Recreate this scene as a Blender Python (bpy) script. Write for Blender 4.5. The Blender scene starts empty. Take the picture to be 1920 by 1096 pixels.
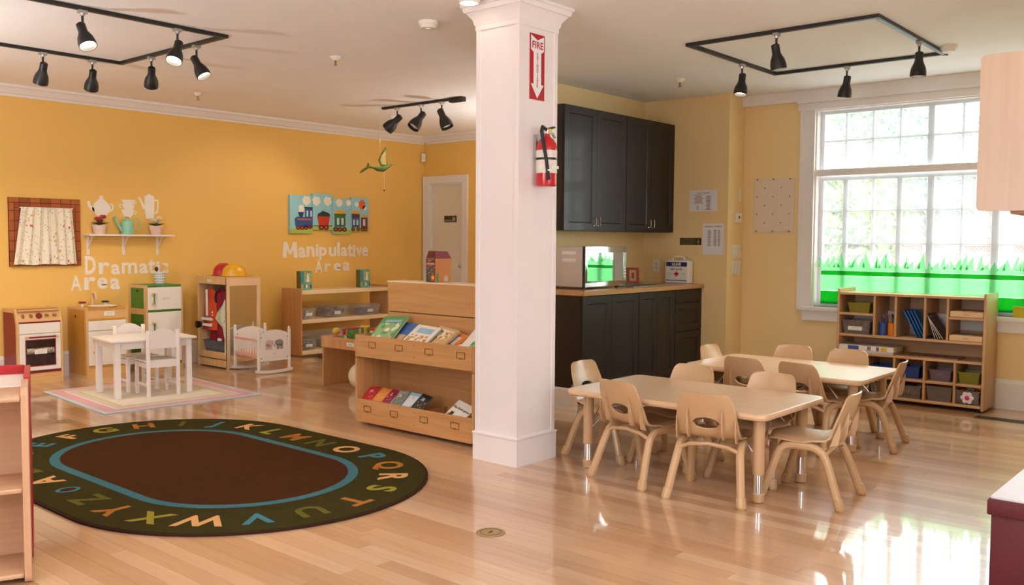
import bpy, bmesh, math, random
from mathutils import Vector, Matrix
random.seed(7)
PI = math.pi
scene = bpy.context.scene
col = scene.collection
# ------------------------------------------------------------------ camera
FOC, YAW, PITCH, ROLL, CAMH = 1701.2, math.radians(40.673), math.radians(3.203), math.radians(0.388), 1.30
fwd = Vector((math.cos(YAW)*math.cos(PITCH), math.sin(YAW)*math.cos(PITCH), -math.sin(PITCH)))
rgt = Vector((math.sin(YAW), -math.cos(YAW), 0))
dwn = fwd.cross(rgt)
r2 = rgt*math.cos(ROLL) - dwn*math.sin(ROLL)
d2 = rgt*math.sin(ROLL) + dwn*math.cos(ROLL)
cd = bpy.data.cameras.new('camera')
cd.sensor_width = 36; cd.lens = FOC/1920*36; cd.clip_start = 0.05; cd.clip_end = 300
cam = bpy.data.objects.new('camera', cd); col.objects.link(cam)
mw = Matrix.Identity(4)
for i in range(3):
    mw[i][0] = r2[i]; mw[i][1] = -d2[i]; mw[i][2] = -fwd[i]
mw[2][3] = CAMH
cam.matrix_world = mw
scene.camera = cam
# ------------------------------------------------------------------ world and light
w = bpy.data.worlds.new('sky'); scene.world = w; w.use_nodes = True
bg = w.node_tree.nodes['Background']
bg.inputs[0].default_value = (0.93, 0.97, 1.0, 1); bg.inputs[1].default_value = 13.0
def area(name, loc, rot, sx, sy, power, color):
    l = bpy.data.lights.new(name, 'AREA'); l.shape = 'RECTANGLE'; l.size = sx; l.size_y = sy
    l.energy = power; l.color = color
    o = bpy.data.objects.new(name, l); col.objects.link(o); o.location = loc; o.rotation_euler = rot
    return o
# daylight portals in the three window openings (painted window, and two unseen ones added behind the camera for fill light)
for nm, loc, rot, sx, sy in (('window_portal', (8.10, 2.118, 1.615), (0, PI/2, 0), 1.74, 2.30), ('rear_fill_portal', (-3.0, 2.0, 1.6), (0, -PI/2, 0), 1.4, 2.2), ('side_fill_portal', (1.5, -3.0, 1.6), (PI/2, 0, 0), 2.2, 1.4)):
    area(nm, loc, rot, sx, sy, 1, (1, 1, 1)).data.cycles.is_portal = True
SPOT_W = 26.0
SPOT_COL = (1.0, 0.86, 0.68)
UPLIGHT_W = 100.0   # power of each uplight added out of view to brighten the ceiling
vs = scene.view_settings
vs.view_transform = 'Standard'; vs.look = 'None'; vs.exposure = -0.38; vs.gamma = 1.0
vs.use_curve_mapping = False

# ------------------------------------------------------------------ materials
def lin(h):
    if isinstance(h, tuple): c = [v/255 for v in h]
    else: c = [int(h[i:i+2], 16)/255 for i in (0, 2, 4)]
    return tuple(v/12.92 if v <= 0.04045 else ((v+0.055)/1.055)**2.4 for v in c) + (1.0,)
MATS = {}
def _new(name):
    m = bpy.data.materials.new(name); m.use_nodes = True
    nt = m.node_tree; b = nt.nodes['Principled BSDF']
    return m, nt, b
def plain(name, c, rough=0.5, metal=0.0, var=0.06, scale=9.0, bump=0.0, bscale=120.0, coat=0.0, trans=0.0, sheen=0.0, spec=0.5):
    """one-colour procedural material: faint noise in the colour and an optional fine relief"""
    if name in MATS: return MATS[name]
    m, nt, b = _new(name); N = nt.nodes; L = nt.links
    tc = N.new('ShaderNodeTexCoord')
    nz = N.new('ShaderNodeTexNoise'); nz.inputs['Scale'].default_value = scale; nz.inputs['Detail'].default_value = 4
    L.new(tc.outputs['Object'], nz.inputs['Vector'])
    mx = N.new('ShaderNodeMix'); mx.data_type = 'RGBA'
    cc = lin(c)
    mx.inputs[6].default_value = tuple(min(1, v*(1-var)) for v in cc[:3]) + (1,)
    mx.inputs[7].default_value = tuple(min(1, v*(1+var)) for v in cc[:3]) + (1,)
    L.new(nz.outputs['Fac'], mx.inputs[0]); L.new(mx.outputs[2], b.inputs['Base Color'])
    b.inputs['Roughness'].default_value = rough; b.inputs['Metallic'].default_value = metal
    b.inputs['Specular IOR Level'].default_value = spec
    b.inputs['Coat Weight'].default_value = coat; b.inputs['Coat Roughness'].default_value = 0.08
    b.inputs['Transmission Weight'].default_value = trans
    if sheen: b.inputs['Sheen Weight'].default_value = sheen
    if bump:
        n2 = N.new('ShaderNodeTexNoise'); n2.inputs['Scale'].default_value = bscale; n2.inputs['Detail'].default_value = 3
        L.new(tc.outputs['Object'], n2.inputs['Vector'])
        bp = N.new('ShaderNodeBump'); bp.inputs['Strength'].default_value = bump; bp.inputs['Distance'].default_value = 0.002
        L.new(n2.outputs['Fac'], bp.inputs['Height']); L.new(bp.outputs[0], b.inputs['Normal'])
    MATS[name] = m
    return m
def wood(name, c1, c2, axis='Z', rough=0.42, sc=1.0, coat=0.15, crough=0.15):
    """grain: noise stretched along one object axis"""
    if name in MATS: return MATS[name]
    m, nt, b = _new(name); N = nt.nodes; L = nt.links
    tc = N.new('ShaderNodeTexCoord'); mp = N.new('ShaderNodeMapping')
    s = [26*sc, 26*sc, 26*sc]; s['XYZ'.index(axis)] = 1.6*sc
    mp.inputs['Scale'].default_value = s
    L.new(tc.outputs['Object'], mp.inputs['Vector'])
    nz = N.new('ShaderNodeTexNoise'); nz.inputs['Scale'].default_value = 1.0; nz.inputs['Detail'].default_value = 6; nz.inputs['Distortion'].default_value = 0.6
    L.new(mp.outputs[0], nz.inputs['Vector'])
    rp = N.new('ShaderNodeValToRGB'); rp.color_ramp.elements[0].position = 0.3; rp.color_ramp.elements[1].position = 0.72
    rp.color_ramp.elements[0].color = lin(c1); rp.color_ramp.elements[1].color = lin(c2)
    L.new(nz.outputs['Fac'], rp.inputs[0]); L.new(rp.outputs[0], b.inputs['Base Color'])
    b.inputs['Roughness'].default_value = rough; b.inputs['Coat Weight'].default_value = coat; b.inputs['Coat Roughness'].default_value = crough
    bp = N.new('ShaderNodeBump'); bp.inputs['Strength'].default_value = 0.06; bp.inputs['Distance'].default_value = 0.001
    L.new(nz.outputs['Fac'], bp.inputs['Height']); L.new(bp.outputs[0], b.inputs['Normal'])
    MATS[name] = m
    return m
def clear(name, tint, alpha=0.75, rough=0.08, trl=0.0, trl_col=None):
    """thin clear sheet: see-through share, glossy skin, optional translucent film"""
    if name in MATS: return MATS[name]
    m, nt, b = _new(name); N = nt.nodes; L = nt.links
    N.remove(b); out = N['Material Output']
    tr = N.new('ShaderNodeBsdfTransparent'); tr.inputs[0].default_value = lin(tint)
    gl = N.new('ShaderNodeBsdfGlossy'); gl.inputs['Roughness'].default_value = rough; gl.inputs[0].default_value = (1, 1, 1, 1)
    lw = N.new('ShaderNodeLayerWeight'); lw.inputs[0].default_value = 0.35; fr = N.new('ShaderNodeMapRange'); fr.inputs[3].default_value = 0.04; fr.inputs[4].default_value = 0.45
    pw = N.new('ShaderNodeMath'); pw.operation = 'POWER'; pw.inputs[1].default_value = 3.0; L.new(lw.outputs['Facing'], pw.inputs[0]); L.new(pw.outputs[0], fr.inputs[0])
    m1 = N.new('ShaderNodeMixShader'); L.new(fr.outputs[0], m1.inputs[0]); L.new(tr.outputs[0], m1.inputs[1]); L.new(gl.outputs[0], m1.inputs[2])
    df = N.new('ShaderNodeBsdfDiffuse'); df.inputs[0].default_value = lin(tint)
    tl = N.new('ShaderNodeBsdfTranslucent'); tl.inputs[0].default_value = lin(trl_col or tint)
    nz = N.new('ShaderNodeTexNoise'); nz.inputs['Scale'].default_value = 30
    m2 = N.new('ShaderNodeMixShader'); m2.inputs[0].default_value = trl; L.new(df.outputs[0], m2.inputs[1]); L.new(tl.outputs[0], m2.inputs[2])
    m3 = N.new('ShaderNodeMixShader')
    mr = N.new('ShaderNodeMapRange'); mr.inputs[3].default_value = max(0, alpha-0.06); mr.inputs[4].default_value = min(1, alpha+0.06)
    L.new(nz.outputs['Fac'], mr.inputs[0]); L.new(mr.outputs[0], m3.inputs[0])
    L.new(m2.outputs[0], m3.inputs[1]); L.new(m1.outputs[0], m3.inputs[2])
    L.new(m3.outputs[0], out.inputs[0])
    MATS[name] = m
    return m
def glow(name, c, s):
    if name in MATS: return MATS[name]
    m, nt, b = _new(name)
    b.inputs['Base Color'].default_value = lin(c); b.inputs['Emission Color'].default_value = lin(c); b.inputs['Emission Strength'].default_value = s
    MATS[name] = m
    return m
def print_mat(name, base, cols, scale=40.0, rough=0.45, thr=0.5):
    """busy printed paper or cloth: coloured cells scattered over a base colour"""
    if name in MATS: return MATS[name]
    m, nt, b = _new(name); N = nt.nodes; L = nt.links
    tc = N.new('ShaderNodeTexCoord'); v = N.new('ShaderNodeTexVoronoi'); v.inputs['Scale'].default_value = scale
    L.new(tc.outputs['Object'], v.inputs['Vector'])
    wn = N.new('ShaderNodeTexWhiteNoise'); L.new(v.outputs['Color'], wn.inputs['Vector'])
    rp = N.new('ShaderNodeValToRGB'); rp.color_ramp.interpolation = 'CONSTANT'
    el = rp.color_ramp.elements; el[0].color = lin(cols[0]); el[0].position = 0; el[1].color = lin(cols[-1]); el[1].position = (len(cols)-1)/len(cols)
    for i, c in enumerate(cols[1:-1]):
        e = el.new((i+1)/len(cols)); e.color = lin(c)
    L.new(wn.outputs['Value'], rp.inputs[0])
    mt = N.new('ShaderNodeMath'); mt.operation = 'LESS_THAN'; mt.inputs[1].default_value = thr
    L.new(v.outputs['Distance'], mt.inputs[0])
    mx = N.new('ShaderNodeMix'); mx.data_type = 'RGBA'; mx.inputs[6].default_value = lin(base)
    L.new(mt.outputs[0], mx.inputs[0]); L.new(rp.outputs[0], mx.inputs[7]); L.new(mx.outputs[2], b.inputs['Base Color'])
    b.inputs['Roughness'].default_value = rough
    MATS[name] = m
    return m

WHITE = plain('white_trim_paint', (238, 232, 228), 0.45, var=0.02)
CEILW = plain('ceiling_paint', (246, 243, 242), 0.8, var=0.03, scale=3, bump=0.12, bscale=90)
YELL = plain('yellow_wall_paint', (240, 194, 104), 0.62, var=0.025, scale=2.5, bump=0.10, bscale=160)
YELP = plain('lit_yellow_wall_paint', (244, 214, 156), 0.62, var=0.025, scale=2.5, bump=0.10, bscale=160)  # same wall yellow lightened: stronger light on the right-hand walls put into colour
COLW = plain('column_paint', (240, 231, 230), 0.5, var=0.02, bump=0.08, bscale=150)
BIRCH = wood('birch_ply', (192, 136, 82), (210, 158, 104), 'Z')
BIRCHX = wood('birch_ply_crosswise', (192, 136, 82), (210, 158, 104), 'X')
PALEB = wood('pale_birch_board', (236, 212, 170), (246, 226, 190), 'X')
MAPLE = wood('maple_board', (214, 170, 112), (228, 190, 138), 'Z')
CUBB = wood('cubby_laminate', (196, 152, 108), (212, 170, 126), 'Z', sc=.8)
CUBBX = wood('cubby_laminate_crosswise', (196, 152, 108), (212, 170, 126), 'X', sc=.8)
DARKC = plain('black_brown_cabinet_lacquer', (30, 23, 20), 0.4, var=0.12, scale=20, coat=0.08, spec=.35)
TAN = plain('tan_moulded_plastic', (198, 160, 119), 0.33, var=0.03, coat=.25, bump=0.04, bscale=400)
TABTOP = wood('table_laminate', (224, 192, 156), (234, 204, 170), 'Y', rough=0.35, sc=1.6, coat=0.8, crough=0.30)
TANEDGE = plain('tan_table_edge', (216, 178, 140), 0.35, var=0.02)
CHROME = plain('chrome', (225, 225, 228), 0.12, 1.0, var=0.02)
STEEL = plain('brushed_steel', (190, 190, 190), 0.3, 1.0, var=0.05)
BLACK = plain('black_metal', (26, 25, 25), 0.42, 0.0, var=0.1)
BLACKP = plain('black_plastic', (22, 22, 24), 0.4, var=0.1)
RED = plain('red_enamel', (196, 22, 32), 0.25, coat=0.4)
DRED = plain('dark_red_paint', (132, 22, 38), 0.4)
WPAINT = plain('white_furniture_paint', (242, 232, 226), 0.4, var=0.02)
WLAM = plain('white_laminate', (240, 234, 224), 0.35, var=0.02)
PAPER = plain('white_paper', (238, 236, 238), 0.7, var=0.015)
INK = plain('grey_print', (120, 118, 124), 0.7)
DINK = plain('dark_print', (46, 44, 48), 0.7)
GREEN = plain('green_paint', (66, 128, 42), 0.4)
BRASS = plain('aged_brass', (150, 116, 52), 0.35, 0.8)
CLEARB = clear('clear_tub_plastic', (244, 246, 248), 0.90, 0.1)
MIRROR = plain('mirror_silver', (226, 228, 226), 0.02, 1.0, var=0.0)

# ------------------------------------------------------------------ mesh builder
class MB:
    def __init__(s): s.v = []; s.f = []; s.m = []
    def add(s, vs, fs, mi=0):
        o = len(s.v); s.v += [tuple(p) for p in vs]
        for f in fs: s.f.append([i+o for i in f]); s.m.append(mi)
        return s
    def box(s, x0, x1, y0, y1, z0, z1, mi=0):
        v = [(x0,y0,z0),(x1,y0,z0),(x1,y1,z0),(x0,y1,z0),(x0,y0,z1),(x1,y0,z1),(x1,y1,z1),(x0,y1,z1)]
        return s.add(v, [(0,3,2,1),(4,5,6,7),(0,1,5,4),(1,2,6,5),(2,3,7,6),(3,0,4,7)], mi)
    def rbox(s, x0, x1, y0, y1, z0, z1, r=0.006, seg=2, mi=0):
        b = bmesh.new(); bmesh.ops.create_cube(b, size=1)
        for v in b.verts:
            v.co = ((x0+x1)/2+v.co.x*(x1-x0), (y0+y1)/2+v.co.y*(y1-y0), (z0+z1)/2+v.co.z*(z1-z0))
        bmesh.ops.bevel(b, geom=list(b.edges), offset=r, segments=seg, affect='EDGES', profile=0.5)
        return s.bm(b, mi)
    def bm(s, b, mi=0):
        b.verts.index_update(); b.verts.ensure_lookup_table()
        s.add([v.co[:] for v in b.verts], [[v.index for v in f.verts] for f in b.faces], mi); b.free(); return s
    def prism(s, poly, a, b, ax='Y', mi=0):
        """polygon in the plane across axis ax, extruded from a to b; poly given as (u, v): Y->(x,z), X->(y,z), Z->(x,y)"""
        def P(u, v, t): return {'Y': (u, t, v), 'X': (t, u, v), 'Z': (u, v, t)}[ax]
        n = len(poly)
        vs = [P(u, v, a) for u, v in poly] + [P(u, v, b) for u, v in poly]
        fs = [list(range(n)), list(range(2*n-1, n-1, -1))] + [(i, n+i, n+(i+1) % n, (i+1) % n) for i in range(n)]
        return s.add(vs, fs, mi)
    def tube(s, pts, r, n=8, cap=True, mi=0, closed=False):
        pts = [Vector(p) for p in pts]; rs = r if isinstance(r, (list, tuple)) else [r]*len(pts)
        rings = []; up = None
        for i, p in enumerate(pts):
            a = pts[i-1] if (i > 0 or closed) else p
            c = pts[(i+1) % len(pts)] if (i < len(pts)-1 or closed) else p
            t = (c-a).normalized()
            if up is None:
                up = t.orthogonal().normalized()
            up = (up - t*up.dot(t)).normalized(); sd = t.cross(up)
            rings.append([p + (up*math.cos(2*PI*k/n) + sd*math.sin(2*PI*k/n))*rs[i] for k in range(n)])
        vs = [q for R in rings for q in R]; fs = []
        m = len(pts)
        for i in range(m if closed else m-1):
            j = (i+1) % m
            for k in range(n):
                fs.append((i*n+k, i*n+(k+1) % n, j*n+(k+1) % n, j*n+k))
        if cap and not closed:
            fs.append(list(range(n-1, -1, -1))); fs.append([(m-1)*n+k for k in range(n)])
        return s.add(vs, fs, mi)
    def lathe(s, prof, c=(0,0,0), n=20, mi=0, mat=None):
        """prof: (r, z) from bottom to top"""
        vs = []; fs = []
        for r, z in prof:
            for k in range(n):
                p = Vector((r*math.cos(2*PI*k/n), r*math.sin(2*PI*k/n), z))
                if mat: p = mat @ p
                vs.append(p + Vector(c))
        m = len(prof)
        for i in range(m-1):
            for k in range(n):
                fs.append((i*n+k, i*n+(k+1) % n, (i+1)*n+(k+1) % n, (i+1)*n+k))
        if prof[0][0] > 1e-4: fs.append(list(range(n-1, -1, -1)))
        if prof[-1][0] > 1e-4: fs.append([(m-1)*n+k for k in range(n)])
        return s.add(vs, fs, mi)
    def ball(s, c, r, n=10, mi=0, sq=(1,1,1)):
        m = n//2+1; prof = [(r*math.sin(PI*i/m), -r*math.cos(PI*i/m)) for i in range(m+1)]
        prof[0] = (1e-5, -r); prof[-1] = (1e-5, r)
        vs0 = len(s.v); s.lathe(prof, (0,0,0), n, mi)
        for i in range(vs0, len(s.v)):
            v = s.v[i]; s.v[i] = (c[0]+v[0]*sq[0], c[1]+v[1]*sq[1], c[2]+v[2]*sq[2])
        return s
    def xf(s, M, start=0):
        for i in range(start, len(s.v)): s.v[i] = tuple(M @ Vector(s.v[i]))
        return s
    def mesh(s, name, mats, smooth=35):
        me = bpy.data.meshes.new(name); me.from_pydata(s.v, [], s.f)
        for m in (mats if isinstance(mats, (list, tuple)) else [mats]): me.materials.append(m)
        for p, k in zip(me.polygons, s.m): p.material_index = k
        if smooth:
            me.polygons.foreach_set('use_smooth', [True]*len(me.polygons))
            me.set_sharp_from_angle(angle=math.radians(smooth))
        me.update()
        return me
    def build(s, name, mats, parent=None, label=None, smooth=35):
        return link(name, s.mesh(name, mats, smooth), parent, label)
def link(name, me, parent=None, label=None):
    o = bpy.data.objects.new(name, me); col.objects.link(o)
    if parent: o.parent = parent
    if label: o['label'] = label
    return o
def tag(o, label, cat, group=None):
    o['label'] = label; o['category'] = cat
    if group: o['group'] = group
    return o
def thing(name, label, cat, loc=(0,0,0), rz=0.0, group=None):
    o = bpy.data.objects.new(name, None); o.empty_display_size = 0.05; col.objects.link(o)
    o.location = loc; o.rotation_euler = (0, 0, rz)
    return tag(o, label, cat, group)
def struct(o, label=None):
    o['kind'] = 'structure'
    if label: o['label'] = label
    return o
def sroot(name, loc=(0,0,0), rz=0, label=None):
    o = bpy.data.objects.new(name, None); o.empty_display_size = 0.05; col.objects.link(o); o.location = loc; o.rotation_euler = (0,0,rz)
    return struct(o, label)
def copy_thing(root, loc, rz, label, group=None):
    def rec(o, par):
        c = o.copy(); col.objects.link(c)
        if par: c.parent = par
        for ch in list(o.children): rec(ch, c)
        return c
    r = rec(root, None); r.location = loc; r.rotation_euler = (0, 0, rz); r['label'] = label
    if group: r['group'] = group
    return r
def B(x0, x1, y0, y1, z0, z1): return MB().box(x0, x1, y0, y1, z0, z1)
def RB(x0, x1, y0, y1, z0, z1, r=0.005, seg=2): return MB().rbox(x0, x1, y0, y1, z0, z1, r, seg)
_TX = {}
def text_mesh(s, size, ext=0.002, off=0.0, align='CENTER'):
    """letters lying in the local XZ plane, facing -Y"""
    k = (s, round(size, 5), ext, off, align)
    if k in _TX: return _TX[k]
    cu = bpy.data.curves.new('txt', 'FONT'); cu.body = s; cu.size = size; cu.extrude = ext; cu.offset = off; cu.resolution_u = 3
    cu.align_x = align; cu.align_y = 'CENTER'
    o = bpy.data.objects.new('txt', cu); col.objects.link(o)
    dg = bpy.context.evaluated_depsgraph_get(); dg.update()
    me = bpy.data.meshes.new_from_object(o.evaluated_get(dg))
    bpy.data.objects.remove(o); me.transform(Matrix.Rotation(PI/2, 4, 'X'))
    me.materials.clear()
    _TX[k] = me
    return me
def text(s, size, mat, parent, loc, name='lettering', ext=0.001, off=0.0, align='CENTER', rot=(0,0,0), label=None, scale=(1,1,1)):
    me = text_mesh(s, size, ext, off, align).copy(); me.materials.append(mat)
    o = link(name, me, parent, label); o.location = loc; o.rotation_euler = rot; o.scale = scale
    return o
# ================================================================== the room
CZ = 2.673                       # ceiling height
YW, XC, XA, YK, YB, XW = 8.812, 8.434, 7.686, 4.890, 3.978, 7.992
# ---- floor of narrow boards running along Y
def floor_material():
    m, nt, b = _new('honey_oak_boards'); N = nt.nodes; L = nt.links
    tc = N.new('ShaderNodeTexCoord'); geo = N.new('ShaderNodeNewGeometry'); oi = N.new('ShaderNodeObjectInfo')
    ad = N.new('ShaderNodeMath'); ad.operation = 'ADD'; fr = N.new('ShaderNodeMath'); fr.operation = 'FRACT'
    L.new(geo.outputs['Random Per Island'], ad.inputs[0]); L.new(oi.outputs['Random'], ad.inputs[1]); L.new(ad.outputs[0], fr.inputs[0])
    rp = N.new('ShaderNodeValToRGB'); el = rp.color_ramp.elements
    el[0].position = 0; el[0].color = lin((186, 143, 107)); el[1].position = 1; el[1].color = lin((219, 185, 152))
    e = el.new(0.35); e.color = lin((199, 157, 121)); e = el.new(0.7); e.color = lin((209, 169, 133))
    L.new(fr.outputs[0], rp.inputs[0])
    cb = N.new('ShaderNodeCombineXYZ'); mu = N.new('ShaderNodeMath'); mu.operation = 'MULTIPLY'; mu.inputs[1].default_value = 37.0
    L.new(fr.outputs[0], mu.inputs[0]); L.new(mu.outputs[0], cb.inputs[1])
    va = N.new('ShaderNodeVectorMath'); va.operation = 'ADD'; L.new(geo.outputs['Position'], va.inputs[0]); L.new(cb.outputs[0], va.inputs[1])
    mp = N.new('ShaderNodeMapping'); mp.inputs['Scale'].default_value = (42, 1.8, 1); L.new(va.outputs[0], mp.inputs['Vector'])
    nz = N.new('ShaderNodeTexNoise'); nz.inputs['Scale'].default_value = 1; nz.inputs['Detail'].default_value = 6; nz.inputs['Distortion'].default_value = 0.8
    L.new(mp.outputs[0], nz.inputs['Vector'])
    mr = N.new('ShaderNodeMapRange'); mr.inputs[1].default_value = 0.3; mr.inputs[2].default_value = 0.7; mr.inputs[3].default_value = 0.90; mr.inputs[4].default_value = 1.06
    L.new(nz.outputs['Fac'], mr.inputs[0])
    mx = N.new('ShaderNodeMix'); mx.data_type = 'RGBA'; mx.blend_type = 'MULTIPLY'; mx.inputs[0].default_value = 1
    L.new(rp.outputs[0], mx.inputs[6]); L.new(mr.outputs[0], mx.inputs[7]); L.new(mx.outputs[2], b.inputs['Base Color'])
    b.inputs['Roughness'].default_value = 0.28; b.inputs['Coat Weight'].default_value = 0.85; b.inputs['Coat Roughness'].default_value = 0.055
    n2 = N.new('ShaderNodeTexNoise'); n2.inputs['Scale'].default_value = 5; L.new(geo.outputs['Position'], n2.inputs['Vector'])
    bp = N.new('ShaderNodeBump'); bp.inputs['Strength'].default_value = 0.05; bp.inputs['Distance'].default_value = 0.01
    L.new(n2.outputs['Fac'], bp.inputs['Height']); L.new(bp.outputs[0], b.inputs['Coat Normal'])
    return m
OAK = floor_material()
GAP = plain('dark_board_joint', (120, 78, 46), 0.7)
fl = struct(B(-3.2, 8.5, -3.2, 8.9, -0.10, -0.008).build('floor', GAP), 'glossy honey oak strip floor')
PWID = 0.081
def in_view(x, y):
    c = Vector((x, y, -CAMH)); z = c.dot(fwd)
    if z < 0.3: return None
    u = 960+FOC*c.dot(r2)/z; v = 548+FOC*c.dot(d2)/z
    return (u, v, z) if (-60 < u < 1980 and v < 1180) else None
unit = B(-0.5, 0.5, -0.5, 0.5, -0.5, 0.5).mesh('plank', OAK, smooth=0)
planks = []
rr = random.Random(3)
nrow = int((8.45+3.15)/PWID)
for i in range(nrow):
    x = -3.15 + (i+0.5)*PWID; y = -3.15 - rr.random()*1.5
    while y < 8.82:
        ln = rr.choice((1.3, 1.7, 2.1, 2.6)); y1 = min(y+ln, 8.82); y0 = max(y, -3.15)
        if y1-y0 > 0.05:
            best = None
            for t in (0.0, 0.2, 0.4, 0.6, 0.8, 1.0):
                q = in_view(x, y0+(y1-y0)*t)
                if q and (best is None or q[2] < best): best = q[2]
            hid = x > XC or (y0 > YK and x > 5.72 and y1 < 7.6)
            planks.append((99 if (best is None or hid) else best, x, y0, y1))
        y += ln
planks.sort()
far = MB()
for k, (dd, x, y0, y1) in enumerate(planks):
    if k < 290 and dd < 90:
        o = link('plank', unit, fl); o.location = (x, (y0+y1)/2, -0.004); o.scale = (PWID-0.0011, y1-y0-0.0012, 0.008)
    else:
        far.box(x-PWID/2+0.0006, x+PWID/2-0.0006, y0+0.0006, y1-0.0006, -0.008, 0)
fo = far.build('plank_field', OAK, fl, smooth=0); fo['kind'] = 'stuff'
# ---- ceiling and walls
struct(B(-3.2, 8.6, -3.2, 9.0, CZ, CZ+0.12).build('ceiling', CEILW), 'off-white painted ceiling')
struct(B(-3.2, 8.6, YW, YW+0.16, 0, CZ).build('wall_left', YELL), 'long golden yellow wall')
DY0, DY1, DZ = 8.085, 8.700, 2.055          # door opening in the far wall
mb = MB().box(XC, XC+0.16, 5.0, DY0, 0, CZ).box(XC, XC+0.16, DY1, YW, 0, CZ).box(XC, XC+0.16, DY0, DY1, DZ, CZ)
struct(mb.build('wall_back', YELL), 'yellow far wall with the white door')
struct(B(5.76, 8.434, YK, YK+0.12, 0, CZ).build('wall_kitchen', YELP), 'yellow wall behind the kitchenette')
struct(B(XA, 8.2, YB, YK, 0, CZ).build('wall_pier', YELP), 'yellow pier wall beside the kitchenette')
WY0, WY1, WZ0, WZ1 = 0.95, 3.285, 0.735, 2.495   # window opening
mb = MB().box(XW, XW+0.2, WY1, YB, 0, CZ).box(XW, XW+0.2, 0.6, WY0, 0, CZ).box(XW, XW+0.2, WY0, WY1, 0, WZ0).box(XW, XW+0.2, WY0, WY1, WZ1, CZ)
struct(mb.build('wall_window', YELP), 'yellow wall around the big window')
struct(B(4.6, 8.2, 0.6, 0.78, 0, CZ).build('wall_right', YELP))
struct(B(4.6, 4.78, -3.1, 0.6, 0, CZ).build('wall_alcove', WHITE))
mb = MB().box(-3.2, -3.0, -3.2, 0.9, 0, CZ).box(-3.2, -3.0, 3.1, YW, 0, CZ).box(-3.2, -3.0, 0.9, 3.1, 0, 0.9).box(-3.2, -3.0, 0.9, 3.1, 2.3, CZ)  # unseen wall: white for bounce, window opening added for fill daylight
struct(mb.build('wall_rear', WHITE))
mb = MB().box(-3.0, 0.4, -3.2, -3.0, 0, CZ).box(2.6, 4.78, -3.2, -3.0, 0, CZ).box(0.4, 2.6, -3.2, -3.0, 0, 0.9).box(0.4, 2.6, -3.2, -3.0, 2.3, CZ)  # out of view too: white to bounce light, second opening added for fill
struct(mb.build('wall_side', WHITE))
# ---- crown moulding, soffit band and baseboards
CROWN = [(0, 0), (0.012, 0), (0.016, 0.018), (0.034, 0.028), (0.060, 0.060), (0.072, 0.072), (0.086, 0.076), (0.092, 0.098), (0, 0.098)]
struct(MB().prism([(YW-a, CZ-0.098+h) for a, h in CROWN], -3.0, XC, 'X').build('trim_1', WHITE, smooth=20), 'white crown moulding along the yellow wall')
struct(MB().prism([(XC-a, CZ-0.098+h) for a, h in CROWN], 5.02, YW-0.05, 'Y').build('trim_2', WHITE, smooth=20), 'white crown moulding above the door wall')
mb = MB().box(XW-0.05, XW, 0.8, YB, CZ-0.098, CZ).box(XW-0.066, XW, 0.8, 3.44, CZ-0.118, CZ-0.098).box(XW-0.035, XW, 0.8, 3.44, CZ-0.180, CZ-0.118)
struct(mb.build('trim_3', WHITE, smooth=0), 'white header band above the window')
BASE = [(0, 0), (0.018, 0), (0.018, 0.205), (0.012, 0.222), (0.006, 0.235), (0, 0.235)]
struct(MB().prism([(YW-a, h) for a, h in BASE], -3.0, XC, 'X').build('baseboard_left', WHITE, smooth=0), 'tall white baseboard of the yellow wall')
struct(MB().prism([(XW-a, h) for a, h in BASE], 0.8, YB, 'Y').build('baseboard_window', WHITE, smooth=0), 'tall white baseboard under the window')
struct(MB().prism([(YB-a, h) for a, h in BASE], XA, XW, 'X').build('baseboard_pier', WHITE, smooth=0))
mb = MB().prism([(XC-a, h) for a, h in BASE], 5.02, DY0-0.1, 'Y')
struct(mb.build('baseboard_back', WHITE, smooth=0))
struct(MB().prism([(5.76-a, h) for a, h in [(0,0),(0.018,0),(0.018,.12),(0.01,.135),(0,.135)]], 4.26, YK+0.12, 'Y').build('baseboard_kitchen', WHITE, smooth=0), 'white baseboard at the end of the dark base cabinets')
# ---- door
d = sroot('door_1', (XC, 0, 0), 0, 'white door with casing in the far corner')
mb = MB().box(-0.022, 0.0, DY0-0.095, DY0, 0, DZ+0.095).box(-0.022, 0.0, DY1, DY1+0.095, 0, DZ+0.095).box(-0.022, 0, DY0, DY1, DZ, DZ+0.095)
mb.box(-0.030, -0.022, DY0-0.095, DY0-0.080, 0, DZ+0.095).box(-0.030, -0.022, DY1+0.080, DY1+0.095, 0, DZ+0.095).box(-0.030, -0.022, DY0-0.08, DY1+0.08, DZ+0.080, DZ+0.095)
mb.build('casing', WHITE, d, smooth=0)
MB().box(0.0, 0.10, DY0, DY0+0.012, 0, DZ).box(0.0, 0.10, DY1-0.012, DY1, 0, DZ).box(0, 0.10, DY0+0.012, DY1-0.012, DZ-0.012, DZ).build('jamb', WHITE, d, smooth=0)
RB(0.045, 0.085, DY0+0.015, DY1-0.015, 0.008, DZ-0.015, 0.003, 1).build('door_leaf', plain('cream_door_paint', (232, 224, 208), 0.45, var=.02), d)
MB().lathe([(0.001, 0), (0.02, 0.002), (0.026, 0.012), (0.024, 0.026), (0.010, 0.034), (0.010, 0.052)], mat=Matrix.Rotation(PI/2, 4, 'Y') @ Matrix.Scale(-1, 4, (0,0,1))).xf(Matrix.Translation((0.045, DY0+0.07, 0.98))).build('door_knob', STEEL, d)
s = thing('restroom_sign', 'small dark restroom sign with two pale figures on the white door', 'sign', (XC+0.040, 8.35, 1.59), -PI/2)
RB(-0.110, 0.110, -0.004, 0.004, -0.042, 0.042, 0.002, 1).build('plate', plain('dark_olive_plate', (58, 48, 34), 0.4), s)
text('RESTROOM', 0.030, plain('cream_print', (214, 200, 176), 0.6), s, (-0.045, -0.0045, -0.022), ext=0.0003)
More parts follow.
